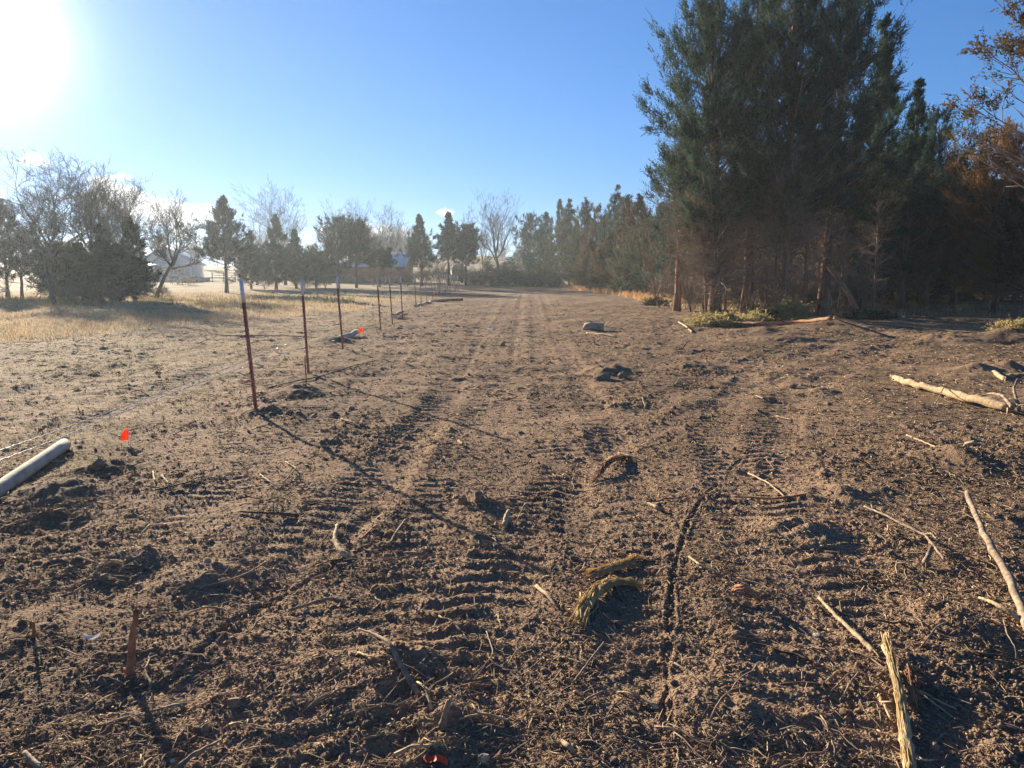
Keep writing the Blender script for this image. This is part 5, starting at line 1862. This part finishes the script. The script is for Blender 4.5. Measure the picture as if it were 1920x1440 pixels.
# cedar reaching in from beyond the right edge, its sparse limbs against the sky
q = np.array((12.9, 16.2, gz(12.9, 16.2)))
e = empty('cedar_tree', q)
tag(e, 'sparse cedar leaning into the picture from beyond the right edge, limbs against the sky', 'tree')
rng = np.random.default_rng(77)
tk = np.array([(0, 0, -.2), (.05, 0, 2), (-.05, .05, 4.5), (.05, .1, 7), (0, .1, 9.5)])
MB().tube(tk, [.2, .16, .13, .09, .04], 10, .05).build('trunk', M['bark'], e, True)
LIMBS = [((1795, 268), 2.9, 1), ((1838, 300), 2.4, 0), ((1798, 165), 3.4, 1), ((1815, 195), 3.6, 1), ((1842, 86), 4.3, 1), ((1865, 4), 5.2, 2), ((1885, -60), 6.0, 2),
         ((1860, 152), 4.0, 0), ((1880, 120), 4.2, 0), ((1812, 238), 3.2, 0), ((1900, 200), 3.0, 0), ((1905, 60), 4.8, 1), ((1880, 290), 2.2, 0), ((1790, 228), 3.0, 0)]
mb = MB()
FVs = []
for (tx, ty), zb, tuft in LIMBS:
    yy = 16.2 + rng.normal(0, .5)
    tip = at_y(tx, ty, yy) - q
    b0 = np.array((np.interp(zb, tk[:, 2], tk[:, 0]), np.interp(zb, tk[:, 2], tk[:, 1]), zb))
    ss_ = np.linspace(0, 1, 12)[:, None]
    mid = (b0 + tip) / 2 + np.array((0, 0, -.28 - .25 * rng.random()))
    F = (1 - ss_) ** 2 * b0 + 2 * ss_ * (1 - ss_) * mid + ss_ ** 2 * tip + np.vstack([np.zeros((1, 3)), rng.normal(0, .018, (11, 3))])
    mb.tube(F, np.linspace(.03, .006, 12), 6)
    for k in range(16):
        s_ = rng.uniform(.3, 1)
        o_ = np.array([np.interp(s_ * 11, np.arange(12), F[:, c]) for c in range(3)])
        d = unit((tip - b0) / np.linalg.norm(tip - b0) + rng.normal(0, .55, 3) + np.array((0, 0, .2)))
        l_ = rng.uniform(.15, .7)
        m_ = o_ + d * l_ * .5
        f_ = m_ + unit(d + rng.normal(0, .35, 3)) * l_ * .5
        mb.tube([o_, m_, f_], [.008, .006, .003], 4)
        if tuft and s_ > (.72 if tuft == 1 else .4):
            ns, K = (12 if tuft == 1 else 20), 8
            c_ = np.linspace(m_, f_, ns) + rng.normal(0, .07, (ns, 3))
            ax = unit(d + rng.normal(0, .5, (ns, 3)) + np.array((-.1, 0, .3)))
            oo = c_[:, None] + ax[:, None] * (.22 * (np.arange(K) + .5) / K)[None, :, None]
            bd = unit(ax[:, None] + rng.normal(0, .6, (ns, K, 3)))
            bl = .075 * rng.uniform(.6, 1.25, (ns, K))
            sd = unit(np.cross(bd, rng.normal(0, 1, (ns, K, 3))))
            wd = (.17 * bl)[:, :, None]
            FVs.append(np.stack([oo - sd * wd, oo + bd * (bl * .55)[:, :, None] + sd * wd * 1.3, oo + bd * bl[:, :, None], oo + bd * (bl * .4)[:, :, None] - sd * wd * 1.3], 2).reshape(-1, 3))
mb.build('branches', M['twig'], e)
FV = np.vstack(FVs)
link('crown', npmesh('crown', FV, np.arange(len(FV)).reshape(-1, 4)), M['brown'], e)

# ------------------------------------------------------------------ loose litter: twigs and clods one can count, then the rest as stuff
rng = np.random.default_rng(21)


def scatter(n, y0=555, y1=1475, x0=-150, x1=2070, pw=1.0):
    px = rng.uniform(x0, x1, n)
    py = y0 + (y1 - y0) * rng.random(n) ** pw
    dirs = np.stack([ray(a, b) for a, b in zip(px, py)])
    t_ = (0 - CAM_H) / dirs[:, 2]
    x, y = dirs[:, 0] * t_, dirs[:, 1] * t_
    z = H(x, y)
    t_ = (z - CAM_H) / dirs[:, 2]          # once more onto the real surface
    x, y = dirs[:, 0] * t_, dirs[:, 1] * t_
    return x, y, H(x, y), dirt_mask(x, y)


twm = []
for k in range(14):
    r2 = np.random.default_rng(1500 + k)
    L = r2.uniform(.12, .34)
    n = 8
    F = np.zeros((n, 3))
    F[:, 0] = np.linspace(-L / 2, L / 2, n)
    F[:, 1] = np.cumsum(r2.normal(0, L * .035, n))
    F[:, 2] = .006 + .02 * np.sin(np.linspace(0, np.pi, n)) * r2.random() + np.abs(np.cumsum(r2.normal(0, L * .02, n))) * .5
    r_ = r2.uniform(.0025, .006)
    mb = MB().tube(F, np.linspace(r_, r_ * .5, n), 5, .12, k)
    if k % 2:
        i_ = 3
        mb.tube([F[i_], F[i_] + (L * .1, L * .1 * r2.choice((-1, 1)), .01), F[i_] + (L * .22, L * .16 * r2.choice((-1, 1)), .02)], [r_ * .7, r_ * .5, r_ * .3], 4)
    me = mb.mesh('twig', True)
    me.materials.append(M[('dry', 'pale', 'root', 'dry', 'darkstick')[k % 5]])
    twm.append(me)
x, y, z, dm = scatter(260, 640, 1460)
cnt = 0
for i in range(len(x)):
    if dm[i] < .5 or cnt >= 190:
        continue
    me = twm[cnt % 14]
    o = link('twig', me)
    o.location = (x[i], y[i], z[i])
    o.rotation_euler = (rng.normal(0, .1), rng.normal(0, .1), rng.uniform(0, 6.28))
    sc = rng.uniform(.7, 1.25) * (1 + .02 * y[i])
    o.scale = (sc, sc, sc)
    tag(o, 'thin loose twig dropped on the churned soil, one of the many alike', 'twig', 'thin twigs scattered over the churned soil')
    cnt += 1
clm = [hull('clod', 1600 + k, 40, 1, .85, .7, .95) for k in range(8)]
for me in clm:
    me.materials.append(M['clod'])
x, y, z, dm = scatter(190, 690, 1460)
cnt = 0
for i in range(len(x)):
    if dm[i] < .5 or cnt >= 120:
        continue
    o = link('clod', clm[cnt % 8])
    s_ = rng.uniform(.009, .022) * (1 + .05 * y[i])
    o.location = (x[i], y[i], z[i] + s_ * .35)
    o.rotation_euler = (rng.normal(0, .3), rng.normal(0, .3), rng.uniform(0, 6.28))
    o.scale = (s_, s_, s_)
    tag(o, 'small loose clod of dark earth, one of the many alike', 'clod', 'loose clods strewn over the churned soil')
    cnt += 1

# crumbs of earth too many to count
x, y, z, dm = scatter(60000, 570, 1470, pw=1.25)
_, _, rough_, _ = H(x, y, True)
_f = scatter(70000, 760, 1470, -60, 1980)
x, y, z, dm = (np.concatenate(q2) for q2 in zip((x, y, z, dm), _f))
_n1 = len(x) - 70000
_, _, rough_, _ = H(x, y, True)
rough_[_n1:] = np.maximum(rough_[_n1:], .1 + .9 * sstep(.38, .6, fbm(x[_n1:], y[_n1:], .7, 3, 97)))
k_ = (dm > .4) & (rng.random(len(x)) > .75 * sstep(.3, 1.5, (-3.3 - .056 * (y - 9.3)) - x)) & (rng.random(len(x)) < .15 + .85 * rough_ + .5 * sstep(8, 16, y))
x, y, z = x[k_], y[k_], z[k_]
n = len(x)
ico = []
bm = bmesh.new()
bmesh.ops.create_icosphere(bm, subdivisions=1, radius=1)
IV = np.array([v_.co for v_ in bm.verts])
IF = np.array([[v_.index for v_ in f.verts] for f in bm.faces])
bm.free()
fine_ = np.arange(len(k_))[k_] >= _n1
sz = rng.lognormal(-5.55, .42, n) * (1 + .075 * y) * np.where(fine_, .75, 1)
ax3 = rng.uniform(.6, 1.25, (n, 3)) * np.array((1, 1, .8))
V = IV[None] * (1 + rng.normal(0, .16, (n, len(IV), 1))) * ax3[:, None] * sz[:, None, None]
yaw = rng.uniform(0, 6.28, n)
c_, s_ = np.cos(yaw)[:, None], np.sin(yaw)[:, None]
V = np.stack([V[:, :, 0] * c_ - V[:, :, 1] * s_, V[:, :, 0] * s_ + V[:, :, 1] * c_, V[:, :, 2]], -1)
V += np.stack([x, y, z + sz * .3], -1)[:, None]
Fq = (np.arange(n)[:, None, None] * len(IV) + IF[None]).reshape(-1, 3)
o = link('soil_crumbs', npmesh('soil_crumbs', V.reshape(-1, 3), Fq), M['clod'])
tag(o, 'crumbs and small lumps of dark earth covering the clearing', 'soil', kind='stuff')


def litter(name, n, mat, label, lmin, lmax, rmul, y0=585, cond=None, arch=.25, pw=1.0):
    x, y, z, dm = scatter(n, y0, 1470, pw=pw)
    k0 = rng.random(n) < .45 + .55 * sstep(3, 7, y)
    x, y, z, dm, n = x[k0], y[k0], z[k0], dm[k0], int(k0.sum())
    dens = .35 + .65 * sstep(.35, .65, fbm(x, y, .8, 3, 93)) + .35 * sstep(1, 4, x - .1 * y)
    k_ = (dm > .3) & (rng.random(n) < dens)
    if cond is not None:
        k_ &= cond(x, y)
    x, y, z = x[k_], y[k_], z[k_]
    n = len(x)
    L = rng.uniform(lmin, lmax, n) * (.75 + .055 * y)
    a = rng.uniform(0, 6.28, n)
    d = np.stack([np.cos(a), np.sin(a), rng.normal(0, .22, n)], 1)
    sd = np.stack([-np.sin(a), np.cos(a), 0 * a], 1)
    m_ = np.stack([x, y, z + .004 + .012 * rng.random(n)], 1)
    lift = np.array((0, 0, 1.)) * (L * arch * rng.uniform(-.2, .6, n))[:, None] + sd * (L * rng.normal(0, .16, n))[:, None]
    A, B_, C_ = m_ - d * (L / 2)[:, None], m_ + lift * .5, m_ + d * (L / 2)[:, None]
    A[:, 2] = np.maximum(A[:, 2], z - .004)
    C_[:, 2] = np.maximum(C_[:, 2], z - .004)
    r_ = (.0009 + .0003 * y) * rmul * rng.uniform(.6, 1.5, n)
    r_ = np.minimum(r_, .011)
    V1, F1 = prisms(A, B_, r_ * .8, r_, 3)
    V2, F2 = prisms(B_, C_, r_, r_ * .5, 3)
    o = link(name, npmesh(name, np.vstack([V1, V2]), np.vstack([F1, F2 + len(V1)])), M[mat])
    tag(o, label, 'litter', kind='stuff')


litter('straw_litter', 22000, 'pale', 'pale straw and splinters strewn over the soil', .015, .075, .9, 565, pw=1.35)
litter('root_litter', 13000, 'root', 'fine broken roots strewn over the soil', .02, .10, .85, 570, pw=1.4)
litter('twig_litter', 3000, 'dry', 'small broken twigs strewn over the soil', .03, .13, 1.25)
litter('branchlet_litter', 7000, 'dry', 'broken branchlets strewn over the clearing', .05, .16, 1.5, 572, pw=1.9)
litter('splinter_litter', 8000, 'pale', 'pale splinters strewn over the clearing', .03, .09, 1.5, 572, lambda x, y: rng.random(len(x)) < .35 + .65 * sstep(0, 4, x - .12 * y), pw=1.7)
litter('chip_litter', 9000, 'pale', 'small pale wood chips strewn over the soil', .008, .03, 2.4, 565, arch=0, pw=1.8)

# ------------------------------------------------------------------ dry grass
M['grass'] = leafy('dry_grass', (0.29, 0.205, 0.12), (0.43, 0.315, 0.19), (0.53, 0.41, 0.265), .8, .42)
M['palegrass'] = leafy('trampled_grass', (0.20, 0.155, 0.10), (0.30, 0.24, 0.16), (0.40, 0.33, 0.23), .8, .4)
M['rustgrass'] = leafy('russet_grass', (0.30, 0.16, 0.07), (0.46, 0.27, 0.125), (0.56, 0.38, 0.20), .8, .45)
M['weed'] = leafy('faded_weeds', (0.16, 0.13, 0.06), (0.26, 0.21, 0.10), (0.36, 0.29, 0.15), .8, .4)


def grass(name, x, y, hmin, hmax, wmul, mat, label):
    n = len(x)
    z = H(x, y)
    h = rng.uniform(hmin, hmax, n) * (.5 + .9 * fbm(x, y, 1.6, 3, 57))
    a = rng.uniform(0, 6.28, n)
    ln = rng.uniform(.1, .8, n) * h
    tipv = np.stack([np.cos(a) * ln, np.sin(a) * ln, h * rng.uniform(.6, 1, n)], 1)
    b0 = np.stack([x, y, z - .01], 1)
    w = (.0028 + .00022 * y) * wmul * rng.uniform(.6, 1.4, n)
    sv = np.stack([np.cos(a + 1.2) * w, np.sin(a + 1.2) * w, 0 * a], 1)
    m_ = b0 + tipv * np.array((.3, .3, .58))
    V = np.stack([b0 - sv, b0 + sv, m_ + sv * .8, m_ - sv * .8, b0 + tipv], 1).reshape(-1, 3)
    i5 = np.arange(n)[:, None] * 5
    o = link(name, npmesh(name, V, [i5 + np.array([[0, 1, 2, 3]]), i5 + np.array([[3, 2, 4]])]), M[mat])
    tag(o, label, 'grass', kind='stuff')


n = 130000
yy = 12 * (75 / 12) ** rng.random(n)
xx = -yy * rng.uniform(-.02, .95, n) - 1
ok = (dirt_mask(xx, yy) < .55) & (vn(xx, yy, .35, 7) + .35 * vn(xx, yy, 2.5, 8) > .42)
grass('pasture_grass', xx[ok], yy[ok], .05, .22, 1.0, 'grass', 'short dry tan grass of the pasture left of the fence')
n = 26000
yy = rng.uniform(46, 108, n)
xx = rng.uniform(3, 22, n)
ok = (dirt_mask(xx, yy) < .6) & (vn(xx, yy, .8, 17) > .35)
nt_ = 75000
yt = 6 * (30 / 6) ** rng.random(nt_)
xt = (-3.6 - .056 * (yt - 9.3)) - 14 * rng.random(nt_) * (yt / 20 + .3)
okt = (dirt_mask(xt, yt) > .4) & (fbm(xt, yt, .9, 4, 66) + .12 * rng.normal(0, 1, nt_) > .46)
grass('trampled_grass', xt[okt], yt[okt], .015, .07, .9, 'palegrass', 'sparse trampled grass on the bare strip left of the fence')
grass('russet_grass', xx[ok], yy[ok], .2, .75, 1.1, 'rustgrass', 'tall russet grass along the foot of the far cedar row')
n = 30000
yy = rng.uniform(25, 44, n)
xx = rng.uniform(3.5, 30, n)
ok = (dirt_mask(xx, yy) < .75) & (vn(xx, yy, .9, 27) > .45)
grass('undergrowth', xx[ok], yy[ok], .06, .35, 1.0, 'grass', 'faded weeds and dead grass under the tall clump')
n = 16000
yy = rng.uniform(40, 62, n)
xx = -yy * rng.uniform(.2, .8, n)
ok = vn(xx, yy, 1.5, 37) > .5
grass('pasture_weeds', xx[ok], yy[ok], .1, .5, 1.0, 'weed', 'greenish weeds along the shaded far edge of the pasture')

# ------------------------------------------------------------------ the air itself
hz = bpy.data.materials.new('haze')
hz.use_nodes = True
t = hz.node_tree
t.nodes.remove(t.nodes['Principled BSDF'])
pv = t.nodes.new('ShaderNodeVolumePrincipled')
pv.inputs['Color'].default_value = (0.80, 0.91, 1.0, 1)
pv.inputs['Density'].default_value = 0.0005
pv.inputs['Anisotropy'].default_value = 0.5
t.links.new(pv.outputs[0], t.nodes['Material Output'].inputs['Volume'])
o = MB().box((-520, -520, -2.2), (520, 520, 21)).build('haze', hz)
tag(o, 'thin bright winter haze in the air', 'haze', kind='stuff')
